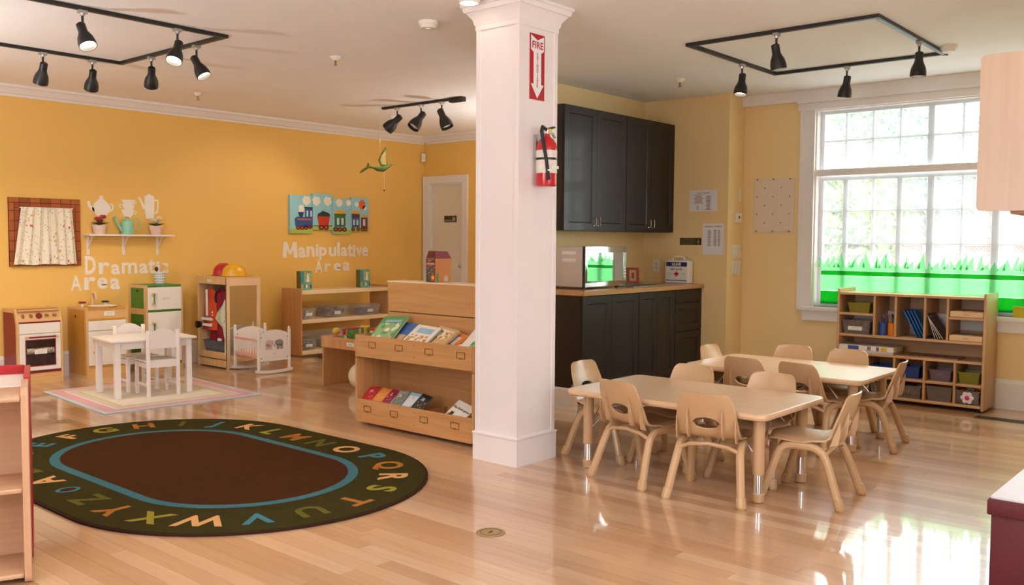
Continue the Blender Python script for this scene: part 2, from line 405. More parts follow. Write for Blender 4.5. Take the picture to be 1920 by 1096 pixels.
for dx in (0.055, 0.085):
    f = MB().ball((dx, -0.005, 0.020), 0.008, 8, sq=(1, .15, 1)).prism([(dx-0.010, -0.002), (dx+0.010, -0.002), (dx+0.010, 0.010), (dx-0.010, 0.010)], -0.0062, -0.0042).prism([(dx-0.006, -0.03), (dx+0.006, -0.03), (dx+0.008, 0), (dx-0.008, 0)], -0.0062, -0.0042)
    f.build('figure', plain('cream_print', (214, 200, 176)), s)
# ---- column
X0, Y0, CW1, CW2 = 3.937, 3.341, 0.341, 0.365
cx0, cx1, cy0, cy1 = X0+0.012, X0+CW2-0.012, Y0+0.012, Y0+CW1-0.012
c = sroot('column', (0, 0, 0), 0, 'square white pillar with moulded base and capital')
B(cx0, cx1, cy0, cy1, 0.16, CZ-0.02).build('shaft', COLW, c, smooth=0)
t = 0.006
for (ax, ay) in ((cx0, cy0), (cx1, cy0), (cx0, cy1), (cx1, cy1)):
    sx = 1 if ax == cx0 else -1; sy = 1 if ay == cy0 else -1
    mb = MB().box(min(ax-sx*t, ax+sx*0.024), max(ax-sx*t, ax+sx*0.024), min(ay-sy*t, ay), max(ay-sy*t, ay), 0.16, CZ-0.12)
    mb.box(min(ax-sx*t, ax), max(ax-sx*t, ax), min(ay, ay+sy*0.024), max(ay, ay+sy*0.024), 0.16, CZ-0.12)
    mb.build('corner_bead', COLW, c, smooth=0)
def ring(prof, name):
    mb = MB()
    lv = []
    for off, z in prof: lv.append([(cx0-off, cy0-off, z), (cx1+off, cy0-off, z), (cx1+off, cy1+off, z), (cx0-off, cy1+off, z)])
    vs_ = [p for q in lv for p in q]; fs = []
    for i in range(len(lv)-1):
        for k in range(4): fs.append((i*4+k, i*4+(k+1) % 4, (i+1)*4+(k+1) % 4, (i+1)*4+k))
    fs += [(3, 2, 1, 0), tuple((len(lv)-1)*4+k for k in range(4))]
    mb.add(vs_, fs); return mb.build(name, COLW, c, smooth=25)
ring([(0.014, 0), (0.014, 0.150), (0.018, 0.158), (0.018, 0.166), (0.004, 0.172), (0, 0.174)], 'base_board')
ring([(0.0, CZ-0.150), (0.010, CZ-0.146), (0.010, CZ-0.120), (0.016, CZ-0.112), (0.022, CZ-0.085), (0.045, CZ-0.055), (0.052, CZ-0.048), (0.060, CZ-0.046), (0.066, CZ-0.020), (0.076, CZ-0.016), (0.076, CZ-0.0005)], 'capital')

# ---- window
wn = sroot('window_1', (0, 0, 0), 0, 'wide white window with painted grass on the glass')
mb = MB().box(XW-0.022, XW, WY1, WY1+0.135, WZ0-0.03, WZ1+0.03).box(XW-0.028, XW-0.022, WY1+0.105, WY1+0.135, WZ0-0.03, WZ1+0.03).box(XW-0.03, XW-0.022, WY1-0.0, WY1+0.016, WZ0-0.03, WZ1)
mb.box(XW-0.022, XW, 0.82, WY0, WZ0-0.03, WZ1+0.03)
mb.build('casing', WHITE, wn, smooth=0)
MB().box(XW, XW+0.2, WY1-0.012, WY1, WZ0, WZ1).box(XW, XW+0.2, WY0, WY0+0.012, WZ0, WZ1).box(XW, XW+0.2, WY0+.012, WY1-.012, WZ1-0.012, WZ1).build('jamb', WHITE, wn, smooth=0)
RB(XW-0.06, XW+0.2, 0.80, WY1+0.105, WZ0-0.038, WZ0, 0.006).build('sill', WHITE, wn)
MB().box(XW-0.03, XW, 0.82, WY1+0.08, WZ0-0.125, WZ0-0.038).box(XW-0.036, XW-0.03, 0.82, WY1+0.08, WZ0-0.06, WZ0-0.038).build('apron', WHITE, wn, smooth=0)
RB(XW+0.0, XW+0.05, WY0+.012, WY1-.012, 1.905, 1.962, 0.004).build('transom_rail', WHITE, wn)
SH = 1.0125; XM = XW*SH                    # plane of the sash bars
def sy(y): return y*SH
def sz(z): return 1.3+(z-1.3)*SH
MUNT = plain('white_sash_paint', (232, 235, 240), 0.4, var=.01)
mb = MB()
mb.box(XM-.02, XM+.03, WY1-0.05, WY1-.012, WZ0, 1.92).box(XM-.02, XM+.03, WY1-0.05, WY1-.012, 1.95, WZ1-.012).box(XM-.02, XM+.03, WY0+.012, WY1-.05, WZ1-0.04, WZ1-.012).box(XM-.02, XM+.03, WY0+.012, WY1-.05, WZ0, WZ0+0.05).box(XM-.02, XM+.03, WY0+.012, WY1-.05, 1.865, 1.915)
mb.build('sash_frame', MUNT, wn, smooth=0)
for yy, hw, lo, hi in ((3.006, .011, 1.96, 2.47), (2.776, .011, 1.96, 2.47), (2.550, .011, 1.96, 2.47), (2.305, .028, 1.96, 2.47), (2.058, .011, 1.96, 2.47), (1.83, .011, 1.96, 2.47), (1.60, .011, 1.96, 2.47), (1.36, .028, 1.96, 2.47),
                       (3.002, .022, .78, 1.87), (2.762, .011, .78, 1.87), (2.544, .022, .78, 1.87), (2.294, .028, .78, 1.87), (2.05, .011, .78, 1.87), (1.80, .030, .78, 1.87), (1.58, .011, .78, 1.87), (1.36, .028, .78, 1.87)):
    RB(XM-.014, XM+.02, sy(yy)-hw, sy(yy)+hw, lo, hi, .003, 1).build('sash_bar', MUNT, wn)
for z in (2.205, 1.590, 1.305):
    RB(XM-.010, XM+.016, WY0+.012, WY1-.05, sz(z)-.010, sz(z)+.010, .003, 1).build('sash_bar', MUNT, wn)
GLASS = clear('window_glass', (250, 252, 252), 0.90, 0.01, trl=0.92, trl_col=(235, 240, 245))  # translucent share puts the glare haze of the bright view into the glass
B(XM-.034, XM-.030, WY0+.012, WY1-.05, WZ0+.002, 1.905).build('pane', GLASS, wn, smooth=0)
B(XM-.034, XM-.030, WY0+.012, WY1-.05, 1.963, WZ1-.02).build('pane', GLASS, wn, smooth=0)
# grass painted on the lower pane
PG1 = clear('pale_green_window_paint', (196, 240, 202), 0.34, 0.3, trl=0.8, trl_col=(150, 214, 160))
PG2 = clear('bright_green_window_paint', (70, 190, 92), 0.2, 0.3, trl=0.8, trl_col=(34, 168, 64))
xp = XM-.0345
def strip(z0, z1, name, m, t=0.0006):
    return B(xp-t, xp, WY0+.014, WY1-.052, z0, z1).build(name, m, wn, smooth=0)
strip(0.880, 1.020, 'painted_band', PG1); strip(0.762, 0.878, 'painted_band', PG2); strip(1.021, 1.060, 'painted_band', PG2)
rg = random.Random(11)
strip(1.061, 1.092, 'painted_band', PG1)
y = WY1-.06
while y > WY0+.06:
    hgt = 0.05+rg.random()*0.085; wd = 0.020+rg.random()*0.028; ln = rg.uniform(-.03, .03)
    MB().prism([(y+wd, 1.0925), (y+wd*.5+ln*.35, 1.0925+hgt*.55), (y+ln, 1.0925+hgt), (y-wd*.25+ln*.4, 1.0925+hgt*.5), (y-wd*.6, 1.0925)][::-1], xp-.0006, xp, 'X').build('painted_blade', PG1, wn, smooth=0)
    y -= wd*(0.9+rg.random()*0.8)
# yellow sticky-note block on the sill is a thing
tag(RB(-0.03, 0.03, -0.045, 0.045, 0, 0.085, 0.003).build('note_block', plain('mustard_paper', (206, 190, 40), .7)), 'mustard yellow paper block standing on the window sill', 'note block').location = (XW-0.02, 1.60, WZ0)
# ---- outdoors
GRD = plain('pale_pavement', (150, 150, 142), 0.9, var=.1, scale=1.5)
struct(B(8.6, 60, -25, 40, -0.5, -0.35).build('ground', GRD), 'pale yard outside the window')
def brick_mat():
    m, nt, b = _new('red_brick_facade'); N = nt.nodes; L = nt.links
    tc = N.new('ShaderNodeTexCoord'); mp = N.new('ShaderNodeMapping'); mp.inputs['Rotation'].default_value = (0, PI/2, PI/2)
    br = N.new('ShaderNodeTexBrick'); br.inputs['Scale'].default_value = 4; br.inputs['Color1'].default_value = lin((120, 62, 50)); br.inputs['Color2'].default_value = lin((134, 74, 60)); br.inputs['Mortar'].default_value = lin((180, 160, 150))
    sp = N.new('ShaderNodeSeparateXYZ'); cb = N.new('ShaderNodeCombineXYZ'); L.new(tc.outputs['Object'], sp.inputs[0]); L.new(sp.outputs[1], cb.inputs[0]); L.new(sp.outputs[2], cb.inputs[1])
    L.new(cb.outputs[0], br.inputs['Vector']); L.new(br.outputs['Color'], b.inputs['Base Color']); b.inputs['Roughness'].default_value = .9
    return m
BRK = brick_mat()
bd = thing('brick_building', 'red brick building seen through the window beyond the fence', 'building', (30, 0, -0.35))
B(0, 8, -8, 26, 0.9, 3.7).build('wall', BRK, bd, smooth=0); B(-.1, 8.1, -8.1, 26.1, 0, 0.9).build('plinth', plain('pale_stone', (225, 220, 212), .9), bd, smooth=0)
B(-.3, 8.3, -8.3, 26.3, 3.7, 3.95).build('roof', plain('pale_coping', (222, 220, 216), .9), bd, smooth=0)
for k in range(9):
    yy = -6+k*3.4
    f = B(-.05, .05, yy, yy+1.2, 1.4, 3.0).build('window', plain('white_far_frame', (235, 235, 235)), bd, smooth=0)
    B(-.07, -.05, yy+.1, yy+1.1, 1.5, 2.9).build('pane', plain('far_glass', (150, 165, 175), .1), f, smooth=0)
fe = thing('wire_fence', 'thin wire fence with slim posts outside the window', 'fence', (16, 0, -0.35))
for k in range(10):
    MB().tube([(0, -4+k*1.9, 0), (0, -4+k*1.9, 1.9)], .03, 6).build('post', plain('grey_galvanised', (90, 96, 102), .5), fe)
for z in (0.5, 1.0, 1.45, 1.88):
    MB().tube([(0, -4, z), (0, 13.1, z)], .012, 5).build('wire', plain('grey_galvanised', (90, 96, 102), .5), fe)
LEAF = [plain('leaf_%s' % n, c, .6, var=.3, scale=3) for n, c in (('yellow_green', (128, 152, 88)), ('mid_green', (94, 128, 92)), ('grey_green', (108, 134, 114)))]
BARK = plain('grey_bark', (120, 112, 104), .9)
def tree(x, y, trunk, crown, rad, n, mat, label, seed, bare=False):
    t_ = thing('tree', label, 'tree', (x, y, -0.35), 0, 'trees outside the window'); r_ = random.Random(seed)
    mb = MB().tube([(0, 0, 0), (0.03, 0.05, trunk*.5), (0, 0, trunk)], [.16, .13, .11], 8)
    for k in range(9):
        a = r_.random()*6.28; e = r_.uniform(.5, 1.2); l_ = rad*r_.uniform(.8, 1.3)
        p1 = Vector((math.cos(a)*math.cos(e), math.sin(a)*math.cos(e), math.sin(e)))*l_*.5+Vector((0, 0, trunk*.9)); p2 = p1+Vector((math.cos(a+.4)*.5, math.sin(a+.4)*.5, .6))*l_*.5
        mb.tube([(0, 0, trunk*.85), p1, p2], [.08, .05, .015], 6)
    mb.build('trunk', BARK, t_)
    lf = MB()
    for k in range(n):
        u = Vector((r_.gauss(0, 1), r_.gauss(0, 1), r_.gauss(0, .8))).normalized()*rad*r_.random()**.4+Vector((0, 0, crown))
        a = Vector((r_.gauss(0, 1), r_.gauss(0, 1), r_.gauss(0, 1))).normalized(); b_ = a.orthogonal().normalized(); s_ = r_.uniform(.05, .12)
        lf.add([u-a*s_, u+b_*s_*.5, u+a*s_, u-b_*s_*.5], [(0, 1, 2, 3)])
    o = lf.build('foliage', mat, t_, smooth=0); o['kind'] = 'stuff'
tree(12.0, 4.95, 1.2, 2.1, 1.25, 2600, LEAF[0], 'yellow-green leafy tree close outside the left window edge', 1)
tree(20.0, 8.1, 2.2, 4.5, 2.2, 3800, LEAF[1], 'tall mid green tree outside at the upper left panes', 2)
tree(25.0, 7.0, 1.8, 3.6, 1.6, 2400, LEAF[2], 'grey-green tree outside behind the central window panes', 3)
tree(19.0, 4.05, 1.9, 2.9, 1.3, 420, LEAF[2], 'nearly bare forked tree outside the right-hand panes', 4)
tree(26.0, 3.6, 1.4, 2.6, 1.1, 1200, LEAF[1], 'round green tree outside at the right window edge', 5)
# ================================================================== tables and chairs in the right half
def make_table(loc, rz, label):
    t_ = thing('activity_table', label, 'table', loc, rz, 'tan activity tables')
    hx, hy, r, zt, th = 0.385, 0.612, 0.055, 0.466, 0.036
    def outline(ins):
        pts = []
        for (sx, sy_, a0) in ((1, 1, 0), (-1, 1, 90), (-1, -1, 180), (1, -1, 270)):
            for k in range(7):
                a = math.radians(a0+k*15); pts.append((sx*(hx-r)+(r-ins)*math.cos(a), sy_*(hy-r)+(r-ins)*math.sin(a)))
        return pts
    mb = MB(); rings = []
    prof = [(0.016, zt-th), (0.004, zt-th+.006), (0.0, zt-th*.5), (0.004, zt-.005), (0.010, zt-.0006)]
    vs_ = []; fs = []
    for ins, z in prof: vs_ += [(x, y, z) for x, y in outline(ins)]
    n = 28
    for i in range(len(prof)-1):
        for k in range(n): fs.append((i*n+k, i*n+(k+1) % n, (i+1)*n+(k+1) % n, (i+1)*n+k))
    fs.append(list(range(n-1, -1, -1)))
    mb.add(vs_, fs, 0).build('edge_band', TANEDGE, t_)
    MB().prism(outline(0.010), zt-.004, zt, 'Z').build('table_top', TABTOP, t_, smooth=0)
    for sx in (-1, 1):
        for sy_ in (-1, 1):
            x, y = sx*0.262, sy_*0.525
            leg = MB().lathe([(0.029, 0.142), (0.030, 0.15), (0.030, zt-th)], (x, y, 0), 16).build('leg', TAN, t_)
            MB().lathe([(0.0245, 0.04), (0.0245, 0.145)], (x, y, 0), 16).build('leg_tube', CHROME, leg, 'chrome height-adjusting tube')
            MB().lathe([(0.024, 0), (0.030, 0.006), (0.031, 0.044), (0.027, 0.048)], (x, y, 0), 16).build('foot_cap', TAN, leg)
            for (ex, ey) in ((sx*0.262-sx*0.02, sy_*0.33), (sx*0.09, sy_*0.52)):
                MB().tube([(x+(ex-x)*.12, y+(ey-y)*.12, 0.24), (ex, ey, zt-th+.002)], 0.0035, 6).build('brace_rod', STEEL, leg)
    return t_
T1 = make_table((4.485, 2.515, 0), 0, 'tan rectangular activity table nearest the camera, beside the white pillar')
copy_thing(T1, (5.925, 2.575, 0), 0, 'tan rectangular activity table farther back, near the window', 'tan activity tables')

def make_chair():
    t_ = thing('preschool_chair', '', 'chair', (0, 0, 0), 0, 'tan stacking chairs at the two tables')
    # shell: profile (y, z, half width)
    prof = [(0.178, 0.292, .125), (0.186, 0.303, .145), (0.176, 0.312, .158), (0.14, 0.316, .168), (0.09, 0.314, .172), (0.04, 0.311, .173), (-0.01, 0.310, .172), (-0.055, 0.311, .171), (-0.095, 0.314, .169),
            (-0.125, 0.322, .168), (-0.146, 0.338, .167), (-0.160, 0.358, .165), (-0.170, 0.380, .162), (-0.178, 0.402, .159), (-0.186, 0.425, .156), (-0.194, 0.448, .152), (-0.202, 0.470, .148), (-0.210, 0.492, .144), (-0.217, 0.514, .139), (-0.223, 0.534, .132), (-0.228, 0.549, .121), (-0.231, 0.558, .106)]
    nu = 17
    bm_ = bmesh.new(); g = []
    for j, (y, z, hw) in enumerate(prof):
        row = []
        for i in range(nu):
            u = -1+2*i/(nu-1)
            dish = u*u
            back = max(0, min(1, (z-0.315)/0.06)) if y < 0 else 0
            yy = y + back*0.020*dish - (0 if y < 0.1 else 0.012*dish)
            zz = z + (1-back)*(0.008*dish - (0.012*max(0, abs(u)-.75)/.25 if y > -0.05 else 0))
            row.append(bm_.verts.new((u*hw, yy, zz)))
        g.append(row)
    hc, ha, hb = 0.402, 0.072, 0.031
    def ins(co): return (co.x/ha)**2 + ((co.z-hc)/hb)**2
    hole = set()
    for j in range(len(prof)-1):
        for i in range(nu-1):
            q = [g[j][i], g[j][i+1], g[j+1][i+1], g[j+1][i]]
            cen = sum((v.co for v in q), Vector())/4
            if cen.y < -.15 and ins(cen) < 1.0: hole.update(q); continue
            bm_.faces.new(q)
    for v in hole:
        if v.link_faces:
            a = math.atan2((v.co.z-hc)/hb, v.co.x/ha); v.co.x = ha*math.cos(a); nz_ = hc+hb*math.sin(a)
            v.co.y += -(nz_-v.co.z)*.36; v.co.z = nz_
    bmesh.ops.delete(bm_, geom=[v for v in bm_.verts if not v.link_faces], context='VERTS')
    bmesh.ops.recalc_face_normals(bm_, faces=bm_.faces)
    bmesh.ops.solidify(bm_, geom=list(bm_.faces), thickness=0.009)
    sh = MB().bm(bm_).build('shell', TAN, t_, smooth=50)
    # ribs moulded on the back of the shell
    for sx in (-1, 1):
        x = sx*0.088
        MB().prism([(-0.150, 0.318), (-0.188, 0.330), (-0.200, 0.37), (-0.206, 0.44), (-0.204, 0.475), (-0.192, 0.44), (-0.165, 0.355)], x-.0022, x+.0022, 'X').build('rib', TAN, sh)
        x = sx*0.150
        MB().prism([(-0.130, 0.300), (-0.172, 0.315), (-0.182, 0.37), (-0.180, 0.43), (-0.166, 0.395), (-0.145, 0.34)], x-.0022, x+.0022, 'X').build('rib', TAN, sh)
    for sx in (-1, 1):
        R = lambda k, y, z: (sx*k, y, z)
        pts = [R(.188, -.192, .03), R(.172, -.150, .150), R(.160, -.118, .232), R(.157, -.100, .262), R(.155, -.070, .283), R(.154, -.035, .290), R(.154, .045, .290), R(.155, .085, .282), R(.157, .112, .262), R(.160, .128, .232), R(.172, .155, .150), R(.188, .192, .03)]
        fr_ = MB().tube(pts, 0.0212, 10).build('side_frame', TAN, t_)
        for e in (-1, 1):
            a = Vector((sx*.1935, e*.203, 0.004)); b_ = Vector((sx*.186, e*.187, 0.050))
            MB().tube([a+Vector((0, 0, -.004)), a, a.lerp(b_, .12), b_, b_+(b_-a)*.06], [0.019, 0.0232, .0252, .0252, .0215], 10).build('foot_cap', TAN, fr_)
    MB().tube([(-.160, -.108, .250), (-.10, -.122, .278), (0, -.126, .290), (.10, -.122, .278), (.160, -.108, .250)], 0.011, 8).build('cross_bar', TAN, t_)
    MB().tube([(-.160, .118, .250), (-.10, .128, .276), (0, .13, .286), (.10, .128, .276), (.160, .118, .250)], 0.011, 8).build('cross_bar', TAN, t_)
    return t_
CH = make_chair()
def face(deg): return math.radians(deg-90)        # local +Y is where the sitter looks
spots = [(4.245, 2.690, -11, 'tan plastic chair at the near table, back to the camera, next to the pillar'),
         (4.210, 2.225, 12, 'tan plastic chair with its back to the camera, front and centre at the near table'),
         (4.515, 1.835, 95, 'tan plastic chair at the right end of the near table, seen from the side'),
         (4.585, 3.140, -88, 'tan plastic chair at the pillar-side end of the near table, facing right'),
         (4.700, 2.745, 180, 'tan plastic chair on the far side of the near table, closer to the dark cabinets'),
         (4.700, 2.232, 180, 'tan plastic chair on the far side of the near table, closer to the window'),
         (5.650, 2.682, -3, 'tan plastic chair at the back table, back to the camera, left of two'),
         (5.640, 2.285, -10, 'tan plastic chair at the back table, back to the camera, right of two'),
         (6.150, 2.735, 180, 'tan plastic chair on the far side of the back table, before the yellow wall'),
         (6.150, 2.335, 180, 'tan plastic chair on the far side of the back table, before the game shelf'),
         (5.955, 2.055, 97, 'tan plastic chair at the window-side end of the back table, beside the shelf of cubbies'),
         (5.940, 3.000, -90, 'palest tan chair at the far left end of the back table, near the kitchenette')]
for k, (x, y, h, lb) in enumerate(spots):
    if k == 0:
        CH.location = (x, y, 0); CH.rotation_euler = (0, 0, face(h)); CH['label'] = lb
    else: copy_thing(CH, (x, y, 0), face(h), lb)

# ================================================================== kitchenette
DOORP = plain('cabinet_door_panel', (34, 27, 24), 0.42, var=0.12, scale=20, coat=0.06, spec=.35)
def door(parent, x0, x1, z0, z1, y, fw=0.062, handle=None, name='door'):
    """shaker door: frame of four rails proud of a recessed panel, front at y"""
    mb = MB().box(x0, x0+fw, y, y+.018, z0, z1).box(x1-fw, x1, y, y+.018, z0, z1).box(x0+fw, x1-fw, y, y+.018, z1-fw, z1).box(x0+fw, x1-fw, y, y+.018, z0, z0+fw)
    a, b_ = x0+fw, x1-fw; c0, c1 = z0+fw, z1-fw; e = .008
    mb.add([(a, y, c0), (b_, y, c0), (b_, y, c1), (a, y, c1), (a+e, y+.009, c0+e), (b_-e, y+.009, c0+e), (b_-e, y+.009, c1-e), (a+e, y+.009, c1-e)], [(0, 1, 5, 4), (1, 2, 6, 5), (2, 3, 7, 6), (3, 0, 4, 7)])
    d_ = mb.build(name, DARKC, parent, smooth=0)
    B(x0+fw-.002, x1-fw+.002, y+.009, y+.016, z0+fw-.002, z1-fw+.002).build('panel', DOORP, d_, smooth=0)
    if handle:
        hx, hz = handle
        MB().tube([(hx, y, hz-.034), (hx, y-.022, hz-.034), (hx, y-.026, hz), (hx, y-.022, hz+.034), (hx, y, hz+.034)], .0045, 6).lathe([(.007, 0), (.007, .003)], (hx, y-.002, hz-.034), 8).build('handle', CHROME, d_)
    return d_
UF = 4.552
for (x0, x1, lb) in ((5.944, 6.858, 'black-brown wall cabinet with two doors, nearer the pillar'), (6.860, 7.684, 'black-brown wall cabinet with two doors, against the pier wall')):
    t_ = thing('wall_cabinet', lb, 'cabinet', (0, 0, 0), 0, 'dark wall cabinets above the counter')
    B(x0, x1, UF+.020, YK, 1.397, 2.430).build('body', DARKC, t_, smooth=0)
    m_ = (x0+x1)/2
    door(t_, x0+.003, m_-.0015, 1.400, 2.427, UF, handle=(m_-.030, 1.475)); door(t_, m_+.0015, x1-.003, 1.400, 2.427, UF, handle=(m_+.030, 1.475))
LF = 4.232
def base_cab(x0, x1, lb):
    t_ = thing('base_cabinet', lb, 'cabinet', (0, 0, 0), 0, 'dark base cabinets under the counter')
    B(x0, x1, LF+.020, YK, 0.10, 0.874).build('body', DARKC, t_, smooth=0)
    B(x0, x1, LF+.075, YK, 0.0, 0.10).build('toe_kick', DARKC, t_, smooth=0)
    return t_
t_ = base_cab(5.782, 6.598, 'black-brown two-door base cabinet under the microwave'); m_ = 6.19
door(t_, 5.785, m_-.0015, .105, .868, LF); door(t_, m_+.0015, 6.595, .105, .868, LF)
t_ = base_cab(6.600, 7.198, 'black-brown two-door base cabinet under the sink'); m_ = 6.899
door(t_, 6.603, m_-.0015, .105, .868, LF, .055); door(t_, m_+.0015, 7.195, .105, .868, LF, .055)
t_ = base_cab(7.200, 7.684, 'black-brown base cabinet with drawer fronts against the pier wall')
B(7.203, 7.681, LF, LF+.018, .752, .868).build('drawer_front', DARKC, t_, smooth=0)
door(t_, 7.203, 7.681, .488, .746, LF, .06, name='drawer_front'); door(t_, 7.203, 7.681, .105, .482, LF, .06, name='drawer_front')
CTOP = wood('butcher_block', (172, 124, 82), (196, 148, 102), 'X', rough=.25, coat=.4)
mb = MB().box(5.768, 6.66, 4.209, YK, .876, .914).box(7.16, XA, 4.209, YK, .876, .914).box(6.66, 7.16, 4.209, 4.33, .876, .914).box(6.66, 7.16, 4.76, YK, .876, .914)
tag(mb.build('worktop', CTOP, smooth=0), 'long butcher-block worktop on the dark base cabinets', 'worktop')
t_ = thing('kitchen_sink', 'stainless steel sink let into the butcher-block worktop', 'sink', (6.91, 4.545, .914))
mb = MB().box(-.262, .262, -.227, -.195, 0, .004).box(-.262, .262, .195, .227, 0, .004).box(-.262, -.23, -.195, .195, 0, .004).box(.23, .262, -.195, .195, 0, .004)
mb.build('rim', STEEL, t_, smooth=0)
B(-.232, .232, -.197, .197, -.15, -.145).build('basin_floor', STEEL, t_, smooth=0)
mb = MB().box(-.236, -.232, -.2, .2, -.15, 0).box(.232, .236, -.2, .2, -.15, 0).box(-.232, .232, -.2, -.196, -.15, 0).box(-.232, .232, .196, .2, -.15, 0)
mb.build('basin_wall', STEEL, t_, smooth=0)
# microwave with a mirror-dark door
t_ = thing('microwave_oven', 'microwave oven with grey-beige side and mirror-like door on the worktop', 'microwave', (6.295, 4.545, .914))
RB(-.30, .30, -.150, .20, .016, .350, .006).build('body', plain('grey_beige_metal', (196, 180, 164), .45), t_)
RB(-.30, .302, -.178, -.152, .016, .352, .005).build('front_frame', plain('polished_silver', (206, 214, 206), .12, 1.0, var=.02), t_)
B(-.272, .245, -.1805, -.177, .062, .300).build('door_glass', plain('mirror_dark_glass', (196, 206, 200), .03, 1.0, var=0), t_, smooth=0)
B(-.302, -.2985, -.177, -.152, .016, .352).build('door_edge', BLACKP, t_, smooth=0)
p_ = B(.252, .294, -.1805, -.177, .060, .300).build('control_panel', plain('silver_panel', (186, 196, 190), .2, .9), t_, smooth=0)
for k in range(4):
    for j in range(3):
        RB(.256+j*.0125, .266+j*.0125, -.1825, -.1805, .085+k*.026, .103+k*.026, .001, 1).build('button', STEEL, p_)
for zz in (.285, .225):
    for k in range(9): B(-.3015, -.2995, -.08+k*.016, -.07+k*.016, zz, zz+.026).build('vent_slot', plain('pale_slot', (236, 232, 226)), t_, smooth=0)
for sx in (-.24, .24):
    for sy_ in (-.12, .16): MB().lathe([(.016, 0), (.016, .016)], (sx, sy_, 0), 10).build('foot', BLACKP, t_)
# red photo frame
t_ = thing('photo_frame', 'small red photo frame leaning on the worktop beside the microwave', 'picture frame', (7.285, 4.74, .914), math.radians(-35))
RT = Matrix.Rotation(math.radians(-10), 4, 'X')
MB().box(-.062, .062, 0, .012, 0, .022).box(-.062, .062, 0, .012, .128, .15).box(-.062, -.036, 0, .012, .022, .128).box(.036, .062, 0, .012, .022, .128).xf(RT).build('frame', plain('brick_red_lacquer', (168, 40, 26), .4), t_, smooth=0)
MB().box(-.036, .036, .004, .010, .022, .128).xf(RT).build('picture', plain('faded_photo', (190, 168, 120), .3, var=.3, scale=40), t_, smooth=0)
for k in range(5): MB().ball((-.05+k*.025, .006, .153), .007, 6).xf(RT).build('bead', plain('bead_white', (235, 225, 210)), t_)
MB().box(-.012, .012, .010, .060, 0, .006).box(-.012, .012, .012, .016, 0, .1).build('easel_leg', plain('brick_red_lacquer', (168, 40, 26)), t_, smooth=0)
# outlet on the pier wall
t_ = thing('wall_outlet', 'white double socket plate on the yellow wall above the worktop', 'outlet', (XA, 4.735, 1.075), -PI/2)
RB(-.036, .036, -.006, 0, -.058, .058, .002).build('plate', WLAM, t_)
for zz in (-.02, .02):
    q = MB().lathe([(.0165, 0), (.0165, .002)], mat=Matrix.Rotation(PI/2, 4, 'X')).xf(Matrix.Translation((0, -.006, zz))).build('socket', plain('socket_cream', (226, 220, 210), .4), t_)
    for dx in (-.006, .006): B(dx-.001, dx+.001, -.0088, -.0078, zz-.005, zz+.005).build('slot', DINK, q, smooth=0)
# first aid kit
t_ = thing('first_aid_kit', 'white first aid case with blue band and red cross on the worktop', 'first aid kit', (7.580, 4.445, .914), -PI/2)
RB(-.128, .128, -.006, .085, 0, .218, .012, 3).build('case', plain('white_case_plastic', (240, 236, 230), .35), t_)
MB().tube([(-.062, .035, .214), (-.062, .035, .235), (-.045, .035, .252), (.045, .035, .252), (.062, .035, .235), (.062, .035, .214)], .009, 8).build('handle', plain('white_case_plastic', (240, 236, 230)), t_)
BLU = plain('navy_print', (26, 44, 110), .5)
B(-.112, .112, -.0075, -.006, .162, .202).build('blue_band', BLU, t_, smooth=0); B(-.112, .112, -.0075, -.006, .026, .033).build('blue_line', BLU, t_, smooth=0)
text('ULINE', .036, PAPER, t_, (0, -.0082, .181), ext=.0004, off=.0012)
text('FIRST AID KIT', .021, BLU, t_, (0, -.0066, .133), ext=.0004, off=.0004)
B(-.034, .034, -.0072, -.006, .062, .118).build('cross_field', PAPER, t_, smooth=0)
MB().box(-.009, .009, -.0082, -.0072, .067, .113).box(-.025, -.009, -.0082, -.0072, .081, .099).box(.009, .025, -.0082, -.0072, .081, .099).build('red_cross', plain('cross_red', (206, 24, 38)), t_, smooth=0)
for dx in (-.075, .075): text('24 UNIT', .011, INK, t_, (dx, -.0066, .090), ext=.0004)
for sx in (-.09, .09): RB(sx-.014, sx+.014, .02, .05, .205, .226, .003).build('latch', plain('white_case_plastic', (240, 236, 230)), t_)

# ================================================================== pier wall notices and switches
def notice(loc, w_, h_, lb, cols, title, rz=-PI/2):
    s_ = thing('notice_sheet', lb, 'notice', loc, rz)
    B(-w_/2, w_/2, -.0015, 0, -h_/2, h_/2).build('sheet', PAPER, s_, smooth=0)
    text(title, .017, DINK, s_, (0, -.0018, h_/2-.03), ext=.0003)
    r_ = random.Random(len(lb))
    for (cx_, cw, z0, z1, m_) in cols:
        mb = MB(); z = z1
        while z > z0:
            l_ = cw*r_.uniform(.45, 1); mb.box(cx_-l_/2, cx_+l_/2, -.0019, -.0015, z-.0042, z); z -= .0085
        mb.build('printed_lines', m_, s_, smooth=0)
    return s_
notice((XA, 4.236, 1.698), .292, .200, 'landscape printed notice taped on the yellow pier wall', [(-.05, .11, -.03, .055, plain('reddish_print', (172, 138, 140))), (.055, .06, -.085, .045, INK), (-.055, .03, -.085, -.045, INK)], 'DAILY SCHEDULE')
notice((XA, 4.125, 1.336), .222, .295, 'portrait printed notice on the pier wall, below the landscape one', [(-.04, .045, -.06, .085, INK), (.02, .035, -.06, .085, INK), (.06, .03, -.06, .085, INK)], 'EMERGENCY NUMBERS')
s_ = thing('plaque', 'dark olive hand-washing plaque on the yellow pier wall', 'sign', (XA, 4.362, 1.314), -PI/2)
RB(-.115, .115, -.004, 0, -.034, .034, .0015, 1).build('plate', plain('olive_black', (70, 64, 42), .4), s_)
for k in range(3): text(('STOP THE GERMS', 'WASH YOUR HANDS', 'BEFORE EATING')[k], .015, plain('dim_gold_print', (128, 118, 74)), s_, (-.03, -.0043, .018-k*.018), ext=.0002)
